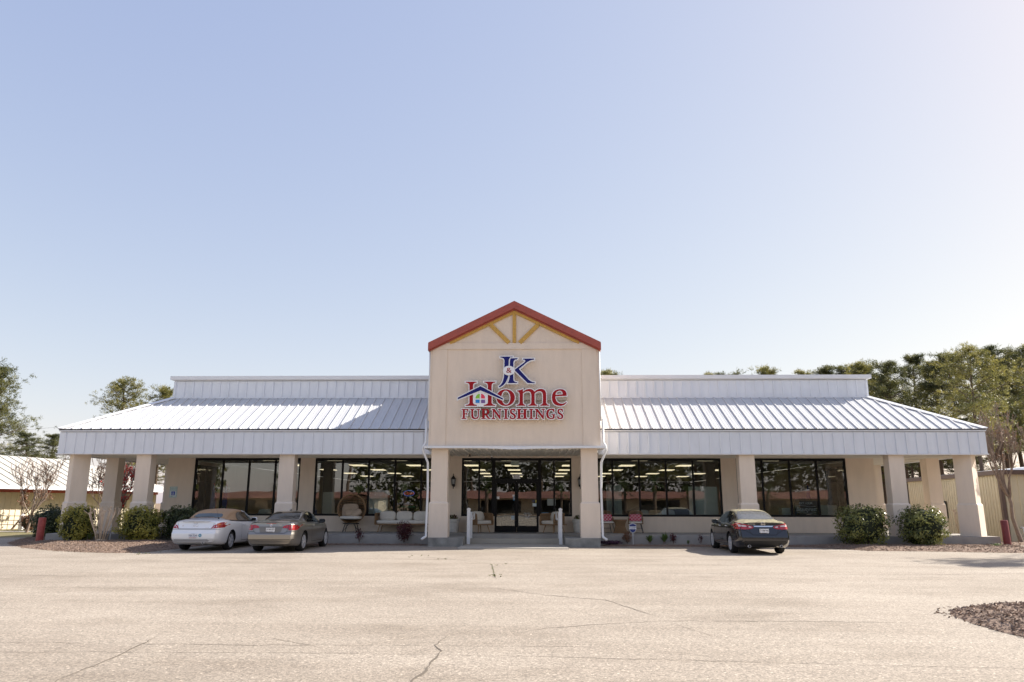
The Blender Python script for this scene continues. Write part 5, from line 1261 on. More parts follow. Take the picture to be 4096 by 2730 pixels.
for sd in ('left','right'):
    c.dec('side_window', M['carglass'], [[(1.72,1.015),(1.76,1.14),(1.9,1.25),(2.1,1.31),(2.45,1.325),(2.72,1.30),(3.0,1.22),(3.25,1.11),(3.46,.985),(2.5,.995)]], sd, .018)
    c.dec('windscreen_pillar', P_pearl, c.line([(2.62,1.345),(2.8,1.315),(3.06,1.235),(3.32,1.115),(3.56,.985)], sd, .035), sd, .016)
    c.dec('belt_trim', M['seam'], c.line([(.98,1.03),(1.6,1.0),(2.5,.975),(3.5,.95)], sd, .022), sd, .017)
    c.dec('door_seam', M['seam'], [x for pts in ([(2.05,.97),(2.0,.75),(2.06,.32)],[(3.42,.94),(3.4,.32)],[(2.06,.30),(3.4,.30)]) for x in c.line(pts, sd, .012)], sd, .003)
    c.dec('tail_light', M['lens'], [[(.14,.80),(.22,.80),(.36,.89),(.50,.985),(.32,.975),(.14,.93)]], sd, .006)
for sx in (-1, 1):
    S_ = lambda pl: [(sx*a, b) for a, b in pl]
    l = c.dec('tail_light', M['lens'], [S_([(.90,1.0),(.78,.955),(.62,.86),(.56,.775),(.70,.78),(.88,.80)])], 'rear', .008)
    c.dec('amber_lens', M['lensorange'], [S_([(.86,.965),(.78,.93),(.745,.885),(.86,.90)])], 'rear', .012, parent=l)
    c.dec('clear_lens', M['lensclear'], [S_([(.735,.88),(.66,.84),(.61,.79),(.64,.79)])], 'rear', .012, parent=l)
c.dec('boot_seam', M['seam'], c.line([(-.66,1.04),(-.60,.80),(-.585,.765),(.585,.765),(.60,.80),(.66,1.04)], 'rear', .009), 'rear', .004)
c.dec('spoiler_lip', mat('pearl_lip',(.50,.47,.43),.3), [[(-.52,1.005),(-.3,1.015),(.3,1.015),(.52,1.005),(.46,.985),(0,.975),(-.46,.985)]], 'rear', .016)
c.dec('bumper_seam', M['seam'], c.line([(-.84,.745),(.84,.745)], 'rear', .009), 'rear', .004)
c.dec('lower_valance', mat('pearl_lower',(.42,.42,.44),.4), [[(-.66,.415),(.50,.415),(.56,.375),(.50,.33),(-.64,.33),(-.69,.375)]], 'rear', .006)
c.plate(.53, 'TBX-5249', 'First in Flight', 'NORTH CAROLINA', 'ink', 'nc')
y = c.rear_y(.245,.545)-.004; mb = MB(); mb.lathe([(0,0),(.055,0),(.055,.004),(0,.004)], (.245,y-.004,.545), 22, 'y'); st = mb.build('round_decal', mat('decal_blue',(.06,.28,.42),.4), c.t, off=(0,0,0)); mb = MB(); text_mb(mb,'ES',lambda a,b,d:(.245+a,y-.005-d,.545+b),.06,.002); mb.build('lettering', M['plate'], st, off=(0,0,0))
y = c.rear_y(0,.945)-.010
mb = MB(); E = lambda rx, rz, cz: [(rx*math.cos(a*math.pi/12), y, cz+rz*math.sin(a*math.pi/12)) for a in range(25)]
mb.tube(E(.062,.042,.945), .006, 5, cap=False); mb.tube(E(.022,.04,.945), .005, 5, cap=False); mb.tube(E(.045,.018,.962), .005, 5, cap=False); mb.build('emblem', M['chrome'], c.t, off=(0,0,0))
mb = MB(); y2 = c.rear_y(0,.86)-.005; text_mb(mb,'Solara',lambda a,b,d:(a,y2-d,.855+b),.065,.004,shear=.3,sx=1.2); y3 = c.rear_y(.42,.80)-.005; text_mb(mb,'V6 SLE',lambda a,b,d:(.42+a,y3-d,.79+b),.038,.004,sx=1.2); y4 = c.rear_y(-.44,.855)-.005; text_mb(mb,'V',lambda a,b,d:(-.44+a,y4-d,.855+b),.09,.004); mb.build('lettering', M['chrome'], c.t, off=(0,0,0))
mb = MB(); h = c.bvh.ray_cast(Vector((.52,.75,3)), Vector((0,0,-1)))[0]; mb.lathe([(0,.05),(.018,.04),(.03,0)], tuple(h), 10); mb.tube([h, h+Vector((-.05,-.12,.36))], [.005,.003], 5); mb.build('aerial', M['iron'], c.t, off=(0,0,0))
box_exhaust(c, ((.34,.29),), .035); c.mirrors(3.25, 1.0, P_pearl); c.handles(((2.25,.86),), P_pearl); c.wheels('single', 5)
# ---------------------------------------------------------------- shrubs and small plants
def shrub(c, r, n, size, m, label, seed, name='rounded_shrub', group=None, stems=True):
    t = thing(name, label, 'shrub', (c[0], c[1], .05), group=group); rnd = random.Random(seed)
    mb = MB(); leaves(mb, c, [q*.93 for q in r], int(n*1.15), size, rnd, .32, seed, lump=.32, sq=.74)
    for _ in range(34):   # shoots that stick out of the outline
        d = Vector((rnd.gauss(0,1), rnd.gauss(0,1), abs(rnd.gauss(.7,.8)))).normalized(); p = Vector((c[0]+d.x*r[0]*.98, c[1]+d.y*r[1]*.98, c[2]+d.z*r[2]*.98))
        leaves(mb, p+d*.05, (.06,.06,.09), 10, size*.9, rnd)
    mb.build('foliage', m, t, fix=False)
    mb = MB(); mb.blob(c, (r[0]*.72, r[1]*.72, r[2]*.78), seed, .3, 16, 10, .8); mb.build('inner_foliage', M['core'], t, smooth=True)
    mb = MB()
    for k in range(6):
        a = rnd.uniform(0,6.3); mb.tube([(c[0]+.08*math.cos(a), c[1]+.08*math.sin(a), .0), (c[0]+r[0]*.5*math.cos(a), c[1]+r[1]*.5*math.sin(a), c[2])], [.025,.012], 5)
    mb.build('stem', M['twigdark'], t); return t
shrub((-17.62,30.2,.80), (.68,.72,.72), 3600, .058, M['shrub'], 'yellow green rounded shrub in front of the left corner column', 21)
shrub((-15.05,30.2,.78), (.90,.72,.68), 4000, .058, M['shrub'], 'yellow green rounded shrub between the bare pruned shrub and the white convertible', 22)
shrub((-13.55,30.55,.86), (.80,.42,.66), 2600, .058, M['shrubdark'], 'dark shrub below the parking sign behind the white convertible', 23)
shrub((-21.15,34.0,.72), (.80,.8,.78), 2800, .062, M['shrubdark'], 'dark shrub in shade behind the left red bollard', 24)
shrub((13.58,30.0,.84), (.99,.82,.80), 4200, .056, M['holly'], 'glossy dark green shrub below the right end window', 25)
shrub((15.85,29.9,.79), (.86,.8,.78), 4000, .056, M['holly'], 'glossy dark green shrub in front of the right corner column', 26)
def clump(x, y, z, r, h, n, m, label, seed, name='low_shrub', cat='plant', size=.045, stem=True):
    t = thing(name, label, cat, (x, y, z)); rnd = random.Random(seed); mb = MB(); leaves(mb, (x,y,z+h*.55), (r,r*.7,h*.5), n, size, rnd, .8, seed); mb.build('foliage', m, t, fix=False)
    mb = MB()
    for k in range(5):
        a = rnd.uniform(0,6.3); mb.tube([(x,y,z-.03),(x+r*.5*math.cos(a),y+r*.4*math.sin(a),z+h*.7)], [.012,.006], 4)
    mb.build('stem', M['twigdark'], t)
clump(-4.48,30.75,.12,.34,.82,900,M['maroon'],'round dark maroon shrub in front of the wicker sofa',31)
clump(-6.3,30.75,.12,.2,.55,160,M['maroon'],'thin red leaved plant in front of the egg chair',32)
clump(4.52,30.72,.12,.2,.42,320,M['deadleaf'],'small olive brown shrub beside the shield sign',33)
clump(6.36,30.75,.12,.14,.36,140,M['maroon'],'small red leaved plant beside the larger lily clump',34)
clump(7.45,30.75,.12,.12,.36,50,M['maroon'],'sparse red twig plant near the front of the black sedan',35)
clump(3.85,30.72,.06,.5,.14,520,M['purpleleaf'],'low purple ground plant at the foot of the right downspout',36,'purple_groundcover')
clump(6.95,30.72,.10,.08,.12,60,M['blade'],'tiny green seedling between the lilies and the black sedan',37,size=.03)
clump(18.2,29.3,.08,.22,.16,120,M['blade'],'patch of weeds in the mulch by the right corner column',38,size=.03)
clump(-17.0,29.95,.15,.12,.3,40,M['blade'],'green shoot at the foot of the left yellow green shrub',39)
def lily(x, y, z, n, h, r, label, seed):
    t = thing('lily_clump', label, 'plant', (x,y,z)); rnd = random.Random(seed)
    mb = MB()
    for k in range(n):
        a = rnd.uniform(0,6.3); l = h*rnd.uniform(.6,1.1); o = r*rnd.uniform(.3,1.1); w_ = .022; px, py = -math.sin(a)*w_, math.cos(a)*w_
        P = [(x+o*u*math.cos(a), y+.6*o*u*math.sin(a), z+l*(u-.28*u*u*o/r)) for u in (0,.35,.7,1)]
        W_ = (1,1.15,.9,.05); vs = []
        for q, ww in zip(P, W_): vs += [(q[0]-px*ww,q[1]-py*ww,q[2]),(q[0]+px*ww,q[1]+py*ww,q[2])]
        mb.add(vs, [(0,1,3,2),(2,3,5,4),(4,5,7,6)])
    mb.build('blades', M['blade'], t, fix=False); mb = MB(); mb.lathe([(0,.05),(.05,.03),(.07,-.02)], (x,y,z), 8); mb.build('crown', M['twigdark'], t)
lily(5.42,30.72,.12,42,.36,.22,'shorter lily clump with strappy green leaves in the mulch strip',41); lily(6.0,30.72,.12,56,.48,.22,'taller lily clump with strappy green leaves beside a red plant',42)

# ---------------------------------------------------------------- bare trees
def grow_branch(mb, p, d, l, r, depth, rnd, tips, up=.12, spread=.55, n=6, kids=(2,3), shrink=.72):
    pts = [p]; rad = [r]; k = 4; dd = d.copy()
    for i in range(k):
        dd = (dd+Vector((rnd.gauss(0,.10),rnd.gauss(0,.10),rnd.gauss(up*.4,.06)))).normalized(); pts.append(pts[-1]+dd*l/k); rad.append(max(.0085, r*(1-.38*(i+1)/k)))
    mb.tube(pts, rad, n if r > .02 else 4, cap=False)
    if depth == 0: tips += pts[1:]; return
    for c in range(rnd.randint(*kids)):
        t = rnd.uniform(.45,1.) if c else 1.; q = pts[min(k, int(t*k+.5))]
        ax = Vector((rnd.gauss(0,1),rnd.gauss(0,1),rnd.gauss(0,.5))); ax = (ax-dd*ax.dot(dd)).normalized()
        nd = (dd+ax*spread*rnd.uniform(.5,1.2)+Vector((0,0,up))).normalized()
        grow_branch(mb, q, nd, l*shrink*rnd.uniform(.8,1.15), rad[-1]*(.92 if c == 0 else .68), depth-1, rnd, tips, up, spread, n, kids, shrink)
def baretree(name, label, x, y, trunk, r, depth, seed, m, leafm=None, nleaf=0, lsize=.05, first=1.1, nb=5, up=.14, spread=.6, kids=(2,3), z=0., group=None, cat='tree', shrink=.72):
    t = thing(name, label, cat, (x, y, z), group=group); rnd = random.Random(seed); mb = MB(); tips = []
    P = [Vector((x+a, y+b, z+c)) for a, b, c in trunk]
    mb.tube([P[0]-Vector((0,0,.1))]+P, [r*1.35, r*1.15]+[r*(1-.35*i/len(P)) for i in range(1,len(P))], 9, cap=False); mb.build('trunk', m, t, smooth=True)
    mb = MB(); d0 = (P[-1]-P[-2]).normalized()
    for k in range(nb):
        a = 2*math.pi*k/nb+rnd.uniform(-.4,.4); q = P[-1] if k < 3 else P[-2]+(P[-1]-P[-2])*rnd.uniform(.3,1)
        grow_branch(mb, q, (d0+Vector((math.cos(a),math.sin(a),0))*spread*1.1).normalized(), first*rnd.uniform(.8,1.2), r*.62, depth, rnd, tips, up, spread, 6, kids, shrink)
    mb.build('branches', m, t, smooth=True)
    if leafm:
        mb = MB()
        for _ in range(nleaf):
            q = rnd.choice(tips); leaves(mb, (q.x+rnd.gauss(0,.04), q.y+rnd.gauss(0,.04), q.z+rnd.gauss(0,.04)), (.02,.02,.02), 1, lsize, rnd)
        mb.build('leaves', leafm, t, fix=False)
    return t
baretree('bare_tree','bare budding tree with leaning trunk by the beige shed at the right edge',21.75,33.4,[(0,0,0),(-.12,0,.5),(-.25,0,1.1),(-.22,0,1.7),(-.30,0,2.1)],.085,6,7,M['twig'],M['deadleaf'],1100,.04,.93,7,.30,.42,(2,3),shrink=.77)
baretree('bare_tree','thin bare tree with pale branches in front of the white roofed shed at the left',-27.4,41.6,[(0,0,0),(.1,0,.5),(.2,0,1.1)],.07,5,17,M['twig'],M['deadleaf'],260,.05,1.0,6,.2,.5)
baretree('bare_tree','small leaning tree with brown dead leaves by the far left fence',-31.6,46.4,[(0,0,0),(.35,0,.5),(.6,0,.9)],.06,4,9,M['twig'],M['deadleaf'],420,.09,.75,5,.15,.6)
baretree('bare_tree','brown twiggy tree seen between the two leftmost columns',-24.6,44.5,[(0,0,0),(.0,0,.6),(-.1,0,1.2)],.07,5,29,M['twigdark'],M['deadleaf'],380,.06,1.1,5,.2,.55)
baretree('berry_tree','bare twiggy tree with red berries behind the left porch columns',-21.7,40.,[(0,0,0),(.1,0,.4),(.1,0,.8)],.07,5,13,M['twig'],M['redbud'],620,.085,.95,6,.22,.6)
baretree('berry_tree','smaller twiggy shrub with red tips beside the left porch columns',-20.6,38.5,[(0,0,0),(-.05,0,.3),(-.1,0,.5)],.05,4,15,M['twig'],M['redbud'],260,.08,.75,6,.25,.6)
def myrtle(x, y, z, n, h, w, label, seed):
    t = thing('pruned_myrtle', label, 'shrub', (x,y,z)); rnd = random.Random(seed); mb = MB()
    for k in range(n):
        a = -1+2*(k+.5)/n+rnd.uniform(-.08,.08); b = rnd.uniform(-.6,.6); r0 = rnd.uniform(.013,.021); x0 = x+a*w*.22; y0 = y+b*w*.2; hh = h*rnd.uniform(.82,1.05)
        P = [(x0,y0,z-.05),(x0+a*w*.15,y0+b*.08,z+hh*.3),(x0+a*w*.42,y0+b*.22,z+hh*.66),(x+a*w*(.80+rnd.uniform(-.1,.1)),y+b*w*.55,z+hh)]
        mb.tube(P, [r0*1.25,r0*1.1,r0*.95,r0*1.25], 6)
        for q in range(rnd.randint(2,4)):
            u = rnd.uniform(.45,.95); i = 2; s_ = Vector(P[i])*(1-u)+Vector(P[3])*u; e = s_+Vector((rnd.gauss(0,.07),rnd.gauss(0,.06),rnd.uniform(.10,.22)))
            e.z = min(e.z, z+h*1.05); mb.tube([s_, e], [r0*.6, r0*.5], 5); mb.blob(tuple(e), (r0*.9,r0*.9,r0*.9), k, .2, 6, 5)
        mb.blob(P[3], (r0*1.7,r0*1.7,r0*1.5), k, .3, 7, 5)
    mb.build('stems', M['myrtle'], t, smooth=True); mb = MB(); mb.blob((x,y,z+.02), (w*.34,w*.24,.08), 3, .3, 12, 7); mb.build('root_crown', M['myrtle'], t, smooth=True)
myrtle(-16.45,29.9,.13,18,1.30,.78,'bare pruned myrtle with many pale cut stems between two green shrubs',51)
myrtle(21.2,37.,.05,9,1.42,.36,'bare pruned myrtle beside the beige shed seen between right columns',52)

# ---------------------------------------------------------------- pines
def pine_mesh(seed, h, crown0, wid, nbr, m, dens=1., nlen=.27):
    rnd = random.Random(seed); tr = MB(); cr = MB(); bend = Vector((rnd.gauss(0,.02), rnd.gauss(0,.02), 0))
    T = lambda u: Vector((bend.x*h*u*u+.12*math.sin(u*5+seed), bend.y*h*u*u+.12*math.cos(u*4+seed), h*u))
    tr.tube([T(k/12)-Vector((0,0,.1 if k == 0 else 0)) for k in range(13)], [h*.0145*(1-.86*k/12)+.015 for k in range(13)], 8, cap=False)
    def tuft(p, d, s, n):
        for _ in range(n):
            e = (d*.55+Vector((rnd.gauss(0,1),rnd.gauss(0,1),rnd.gauss(.25,.8))).normalized()).normalized(); sd = e.cross(Vector((rnd.gauss(0,1),rnd.gauss(0,1),rnd.gauss(0,1)))).normalized()*s*.075
            b = p+Vector((rnd.gauss(0,1),rnd.gauss(0,1),rnd.gauss(0,.7)))*s*.42; cr.add([b-sd, b+sd, b+e*s*rnd.uniform(.6,1.)], [(0,1,2)])
    for i in range(nbr):
        u = crown0+(1-crown0)*((i+rnd.random()*.8)/nbr); v = (u-crown0)/(1-crown0)
        L = wid*(.35+.9*math.sin(math.pi*min(1,(v*.78+.18)))**.8)*rnd.uniform(.55,1.15)*(1.-.45*v)
        if v < .25 and rnd.random() < .35: L *= .6
        a = i*2.4+rnd.uniform(-.6,.6); p = T(u); d = Vector((math.cos(a), math.sin(a), -.08+.62*v+rnd.uniform(-.1,.12))).normalized(); pts = [p]; n = 5
        for k in range(n):
            d = (d+Vector((rnd.gauss(0,.1),rnd.gauss(0,.1),.06+rnd.gauss(0,.05)))).normalized(); pts.append(pts[-1]+d*L/n)
        tr.tube(pts, [h*.0042*(1-v*.5)*(1-.75*k/n)+.008 for k in range(n+1)], 5, cap=False)
        for k in range(2, n+1):
            if v < .2 and rnd.random() < .3: continue
            for q in range(int((3.6+k*1.7)*dens)):
                o = Vector((rnd.gauss(0,1),rnd.gauss(0,1),rnd.gauss(.15,.38)))*L*.15*(.6+.25*k); c = pts[k]+o
                if q == 0: tr.tube([pts[k-1], c], [.014,.008], 3, cap=False)
                tuft(c, (o+d*.4).normalized(), nlen*rnd.uniform(.75,1.25), 22)
    tuft(T(1), Vector((0,0,1)), nlen*1.2, 30)
    return tr, cr, m
def pine(tm, label, x, y, group=None, name='pine_tree'):
    t = thing(name, label, 'tree', (0,0,0), group=group); tr, cr, m = tm
    a = tr.build('trunk', M['bark'], t, smooth=True); b = cr.build('crown', m, t, fix=False); t.location = (x, y, 0); return t
PM = [pine_mesh(101,14.,.44,2.5,30,M['pine'],.8), pine_mesh(102,14.,.50,2.2,28,M['pinedark'],.85), pine_mesh(103,14.,.38,2.8,34,M['pine'],.85), pine_mesh(104,14.,.58,2.3,24,M['pinedark'],.9), pine_mesh(105,14.,.40,3.5,36,M['pine'],.95), pine_mesh(106,14.,.36,3.9,50,M['pinemid'],1.0,.30)]
G = 'pines standing beyond the right end of the store'
first = {}
def plant(i, x, y, top, label, rz, w=1., group=None):
    if i not in first: t = pine(PM[i], label, x, y, group); first[i] = t
    else: t = dup(first[i], label, (x, y, 0)); 
    if group: t['group'] = group
    elif 'group' in t: del t['group']
    t['label'] = label; t.location = (x, y, 0); s = top/14.4; t.scale = (s*w, s*w, s); t.rotation_euler.z = rz; return t
right = [(0,32.0,70,14.9,'pine crown just behind the right end of the parapet'),(1,34.9,74,15.4,'dark round topped pine right of the parapet end'),(3,31.2,62,13.5,'open crowned pine with bare trunk beside the parapet end'),(1,34.6,66,14.7,'tall dark pine above the upper right hip of the roof'),
 (2,33.2,60,13.1,'bushy pine above the middle of the right hip'),(1,33.6,58,13.5,'dark pine with a tall knobbly top above the right hip'),(4,28.6,47,11.3,'large yellow green pine with thick pale trunk above the right hip'),
 (1,38.3,60,14.2,'tall dark pine right of the large yellow green one'),(0,43.3,66,14.9,'distant pine between the two tall dark ones'),(1,39.2,58,14.0,'tall dark pine above the budding tree'),(2,36.8,52,12.8,'bushy pine at the right edge of the view'),
 (0,36.2,76,14.6,'far pine filling the gap above the right hip'),(1,46,72,15.2,'far dark pine at the right edge'),(3,35.4,55,9.2,'young pine behind the beige shed roof'),(1,29.8,58,8.6,'short dark pine beyond the right side porch'),
 (1,27.6,66,9.5,'dark pine seen under the right canopy'),(2,33,70,9.8,'bushy pine low behind the right canopy')]
for k, (i, x, y, top, lab) in enumerate(right): plant(i, x, y, top, lab, k*1.3, 1.06 if i in (0,1,3) else 1.0, G)
right = [(5,35.4,68,9.0,'low spreading pine showing dark under the right canopy'),(5,38.8,66,8.6,'low pine behind the shed roof between the right columns'),(5,32.4,72,9.2,'low far pine under the right canopy beside the wall')]
for k, (i, x, y, top, lab) in enumerate(right): plant(i, x, y, top, lab, k*1.9, 1.55, G)
over = [(2,9.3,85,16.8,'pine top peeking over the parapet beside the tower'),(0,22.7,90,17.2,'small pine top peeking over the middle of the right parapet'),(3,24.2,88,16.9,'second small pine top over the middle of the right parapet'),(2,27.3,84,17.0,'bushy pine top over the right parapet'),(0,30.8,82,16.1,'flat pine top over the right part of the parapet'),(1,31.9,80,16.3,'dark pine top over the right part of the parapet'),(1,33.2,76,15.8,'round dark pine top over the end of the right parapet')]
for k, (i, x, y, top, lab) in enumerate(over): plant(i, x, y, top, lab, k*2.1+.5, 1.1, 'pine tops behind the store')
left = [(5,-46.2,62,13.3,'large airy pine at the left edge of the view',.95),(1,-40.6,60,7.3,'short dark pine left of the store canopy',1.3),(1,-42.6,66,7.7,'short dark pine behind the white roofed shed',1.3),(4,-38.9,70,13.2,'spreading yellow green pine above the left hip',.9),(2,-39.0,78,13.9,'dark pine tucked behind the left end of the parapet',1.1),(1,-44,80,7.0,'far dark pine seen between the left columns',1.6),(2,-42.5,85,7.8,'far bushy pine seen beside the parking sign',1.6),(0,-49,66,11.,'pine behind the large airy one at the left edge',1.),(1,-37.5,84,8.,'far dark pine seen under the left canopy',1.6)]
for k, (i, x, y, top, lab, w_) in enumerate(left): plant(i, x, y, top, lab, k*1.7+1., w_, 'pines beyond the left end of the store')
plant(2, 26.2, 26.6, 11.0, 'pine beyond the right edge of the view that shades the asphalt', .4, 1.1)

# ---------------------------------------------------------------- neighbouring sheds
def ribwall(mb, a, b, z0, z1, sp=.3, rd=.035):
    a, b = Vector((*a,0)), Vector((*b,0)); d = (b-a); L = d.length; d.normalize(); n = Vector((d.y,-d.x,0))
    mb.add([a+Vector((0,0,z0)), b+Vector((0,0,z0)), b+Vector((0,0,z1)), a+Vector((0,0,z1)), a-n*.1+Vector((0,0,z0)), b-n*.1+Vector((0,0,z0)), b-n*.1+Vector((0,0,z1)), a-n*.1+Vector((0,0,z1))], [(0,1,2,3),(7,6,5,4),(0,4,5,1),(2,6,7,3),(1,5,6,2),(0,3,7,4)])
    k = sp/2
    while k < L:
        p = a+d*k; mb.add([p-d*.04+n*0+Vector((0,0,z0)), p-d*.02+n*rd+Vector((0,0,z0)), p+d*.02+n*rd+Vector((0,0,z0)), p+d*.04+Vector((0,0,z0)), p-d*.04+Vector((0,0,z1)), p-d*.02+n*rd+Vector((0,0,z1)), p+d*.02+n*rd+Vector((0,0,z1)), p+d*.04+Vector((0,0,z1))], [(0,1,5,4),(1,2,6,5),(2,3,7,6)]); k += sp
M['shed'] = mat('cream_sheet_metal', (.60,.52,.36), .55, var=.05, scale=1.5); M['brown'] = mat('brown_trim', (.10,.060,.045), .5, var=.1)
S2 = thing('beige_shed', 'low beige ribbed metal shed with brown trim beyond the right side porch', 'shed', (28,40,0))
A, Bc, Cc = (24.4,48.), (22.55,35.6), (36,34.)
mb = MB(); ribwall(mb, A, Bc, -.1, 3.02); ribwall(mb, Bc, Cc, -.1, 3.02); ribwall(mb, Cc, (38,47), -.1, 3.02); ribwall(mb, (38,47), A, -.1, 3.02); mb.build('wall', M['shed'], S2, fix=True)
mb = MB(); v = [(24.3,48.2,3.02),(22.35,35.4,3.02),(36.2,33.75,3.02),(38.2,47.2,3.02)]; mb.add(v+[(x,y,3.22) for x,y,z in v], [(0,1,5,4),(1,2,6,5),(2,3,7,6),(3,0,4,7),(0,3,2,1)]); mb.build('trim', M['brown'], S2)
mb = MB(); v2 = [(x,y,3.225) for x,y,z in v]; r0, r1 = (30.2,35.,3.95), (31.4,47.4,3.95); mb.add(v2+[r0,r1], [(0,1,4,5),(2,3,5,4),(1,2,4),(3,0,5),(0,3,2,1)]); mb.build('roof', M['metal'], S2)
mb = MB(); mb.bar((22.52,35.57,-.1),(22.52,35.57,3.02),.16,.16,up=(1,0,0)); mb.build('corner_post', M['brown'], S2)
t_ = Vector((24.4-22.55,48-35.6,0)).normalized(); n_ = Vector((-t_.y,t_.x,0))
mb = MB(); q = Vector((22.55,35.6,0))+t_*6.9
for a, b, z0, z1 in ((-.28,.28,.9,1.0),(-.28,.28,1.75,1.83),(-.28,-.2,1.0,1.75),(.2,.28,1.0,1.75)):
    mb.add([q+t_*u+n_*w2+Vector((0,0,z)) for z in (z0,z1) for w2 in (.02,.08) for u in (a,b)], [(0,1,3,2),(4,6,7,5),(0,4,5,1),(2,3,7,6),(0,2,6,4),(1,5,7,3)])
w = mb.build('window', M['black'], S2); mb = MB(); mb.quad(*[q+t_*u+n_*.05+Vector((0,0,z)) for u, z in ((-.2,1.0),(.2,1.0),(.2,1.75),(-.2,1.75))]); mb.build('pane', mat('shed_window_blind',(.5,.52,.5),.3), w, off=(28,40,0))
t = thing('drain_pipe', 'white bent pvc pipe at the foot of the beige shed', 'pipe', (23.4,34.9,0)); mb = MB(); mb.tube([(23.0,35.3,.62),(22.95,35.0,.62),(22.95,34.98,.3),(23.0,34.95,.16),(23.35,34.9,.14)], .05, 8); mb.build('pipe', M['white'], t, smooth=True)
S1 = thing('cream_shed', 'long cream metal shed with wide white ribbed roof at the far left', 'shed', (-36,50,0))
a0, a1 = Vector((-33.6,34,0)), Vector((-28.2,60,0)); d = (a1-a0).normalized(); nn = Vector((d.y,-d.x,0))
def P_(s, o, z): q = a0+d*s+nn*o; return (q.x, q.y, z)
Ls = (a1-a0).length
mb = MB(); ribwall(mb, P_(0,-1.2,0)[:2], P_(Ls-.5,-1.2,0)[:2], -.1, 2.62, .42); ribwall(mb, P_(Ls-.5,-1.2,0)[:2], P_(Ls-.5,-9,0)[:2], -.1, 2.62, .42); mb.build('wall', mat('ochre_cream_sheet',(.60,.53,.40),.6,var=.06), S1)
mb = MB(); e0, e1 = P_(-.0,.1,2.62), P_(Ls+.2,.1,2.62); r0, r1 = P_(0,-4.6,4.75), P_(Ls-5.6,-4.6,4.75); b0, b1 = P_(0,-9.4,2.62), P_(Ls+.2,-9.4,2.62)
mb.add([e0,e1,r1,r0,b0,b1], [(0,1,2,3),(1,5,2),(3,2,5,4),(0,3,4),(0,4,5,1)])
for k in range(40):
    s = .75*k+.2
    if s < Ls-5.6: mb.bar(Vector(P_(s,.08,2.652)), Vector(P_(s,-4.55,4.75)), .08, .05)
mb.build('roof', mat('white_roof_sheet',(.44,.42,.38),.5,var=.1), S1)
mb = MB(); mb.bar(Vector(P_(0,.14,2.55)), Vector(P_(Ls+.2,.14,2.55)), .12, .2); mb.build('gutter', M['trim'], S1); mb = MB(); mb.bar(Vector(P_(0,-1.1,2.42)), Vector(P_(Ls-.5,-1.1,2.42)), .1, .3); mb.build('eave_band', M['redmetal'], S1)
F_ = thing('pipe_fence', 'pale three rail pipe fence along the far left footpath', 'fence', (-33,45.6,0))
mb = MB()
for z in (.32,.58,.84): mb.tube([(-46,46.6,z),(-29.2,45.2,z)], .025, 6)
mb.build('rails', M['path'], F_)
for k in range(8):
    x = -45.6+k*2.3; y = 46.57-(x+46)*.0833; mb = MB(); mb.tube([(x,y,-.1),(x,y,.9)], .035, 6); mb.build('post', M['path'], F_)
t = thing('gate_post', 'thick white post standing by the far left fence', 'post', (-30.75,46,0)); mb = MB(); mb.box(-30.87,-30.63,45.88,46.12,-.1,.86); mb.build('shaft', M['white'], t); mb = MB(); mb.lathe([(0,.98),(.10,.9),(.17,.861),(0,.861)],(-30.75,46,0),4); mb.build('cap', M['white'], t)
shrub((-33.6,47,.35),(.7,.6,.4),500,.08,M['deadleaf'],'small brown shrub by the far left fence',61,'brown_shrub'); shrub((-29.5,45.,.45),(.6,.5,.45),400,.08,M['deadleaf'],'grey brown shrub beside the thick white post',62,'brown_shrub')

# ---------------------------------------------------------------- across the street: only the shop glass shows it
for sx, x0, x1, y, lab in ((0,-16,62,-46,'long low shop row with red roof across the street, mirrored in the shop windows'),(1,-75,-24,-52,'second red roofed shop row further left across the street, mirrored in the left windows')):
    SM = thing('strip_mall', lab, 'shop row', ((x0+x1)/2,y,0)); d_ = y+46
    mb = MB(); mb.box(x0,x1,y-10,y,-.1,2.5); mb.build('wall', mat('mall_wall',(.50,.43,.32),.8,var=.06), SM)
    mb = MB(); mb.add([(x0-.5,y+1.8,2.4),(x1+.5,y+1.8,2.4),(x1+.5,y-1.5,3.5),(x0-.5,y-1.5,3.5),(x0-.5,y-10.4,2.5),(x1+.5,y-10.4,2.5)], [(0,1,2,3),(3,2,5,4),(0,3,4),(1,5,2),(0,4,5,1)]); mb.build('roof', mat('mall_red_roof',(.19,.085,.06),.6,var=.25,scale=.3), SM)
    for k in range(int((x1-x0)/8)):
        x = x0+4+k*8.; mb = MB(); mb.box(x-3,x+3,y+.03,y+.07,.2,2.1); mb.build('window', M['carglass'], SM)
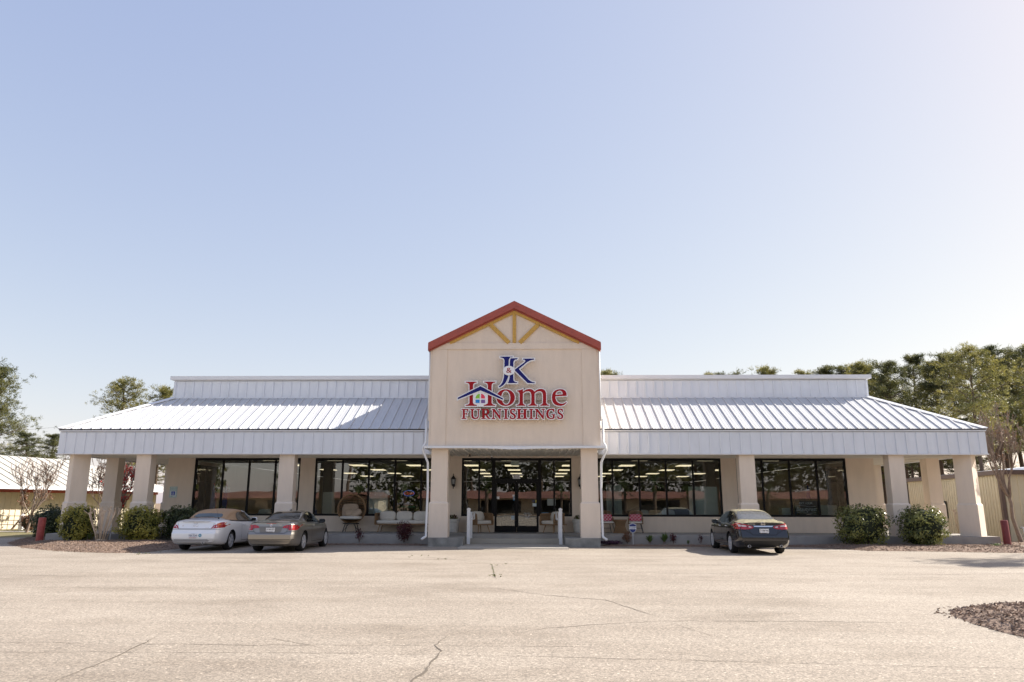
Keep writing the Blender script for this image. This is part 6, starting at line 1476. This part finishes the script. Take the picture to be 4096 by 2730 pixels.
def palm_mesh():
    tr = MB(); cr = MB(); rnd = random.Random(5); tr.tube([(0,0,-.1),(.05,0,1.2),(0,0,2.6)], [.2,.16,.17], 9)
    for k in range(34):
        a = rnd.uniform(0,6.3); e = rnd.uniform(-.5,1.2); l = rnd.uniform(1.1,1.6); d = Vector((math.cos(a)*math.cos(e), math.sin(a)*math.cos(e), math.sin(e))); s = d.cross(Vector((0,0,1))).normalized(); p0 = Vector((0,0,2.65)); p1 = p0+d*l*.55
        for q in range(11):
            u = -1+2*q/10; t = p1+d*l*.5*(1-.3*abs(u))+s*u*l*.45+Vector((0,0,-.22*abs(u)*l)); w2 = s*.05; cr.add([p1-w2*.6, p1+w2*.6, t], [(0,1,2)])
        cr.add([p0-s*.03, p0+s*.03, p1+s*.03, p1-s*.03], [(0,1,2,3)])
    return tr, cr, M['palm']
rnd = random.Random(78); mb = MB()
for k in range(15000):
    x = rnd.uniform(-110,100)
    if -58 < x < -33: continue
    top = 11.5+3.5*noise.noise(Vector((x*.12,3,1)))+2*noise.noise(Vector((x*.5,7,1))); leaves(mb, (x, -71+rnd.uniform(-3,3), rnd.uniform(0,1)**.8*top), (.5,.5,.5), 2, rnd.uniform(.35,.75), rnd)
wood = tag(mb.build('far_wood', M['pinedark'], None, fix=False), 'dense far wood behind the shop rows across the street, mirrored in the shop glass', 'wood'); wood['kind'] = 'stuff'
pl = None; rnd = random.Random(77)
for k, x in enumerate((-26,-21,-15.5,-9,-5,4.5,8.5,12.5,16,20,25.5,30,-33)):
    lab = 'squat palm by the street, mirrored in the shop windows'
    if pl is None: pl = pine(palm_mesh(), lab, x, -27, 'palms along the street', 'palm_tree'); t = pl
    else: t = dup(pl, lab, (x, -27+rnd.uniform(-4,3), 0))
    s = rnd.uniform(.95,1.35); t.scale = (s,s,s*rnd.uniform(.9,1.2)); t.rotation_euler.z = rnd.uniform(0,6); t['category'] = 'palm tree'
for k in range(34):
    x = -78+k*4.9+rnd.uniform(-2,2); i = (1,2,3,1)[k%4]
    if -58 < x < -32 or 36 < x < 42: continue
    t = plant(i, x, -62+rnd.uniform(-9,5), rnd.uniform(10,17), 'tall pine in the tree line across the street, mirrored in the shop windows', rnd.uniform(0,6), 1.75, 'tree line across the street')
for x, y, rz, sc_, lab in ((-20,-14,R(75),1,''),):
    pass
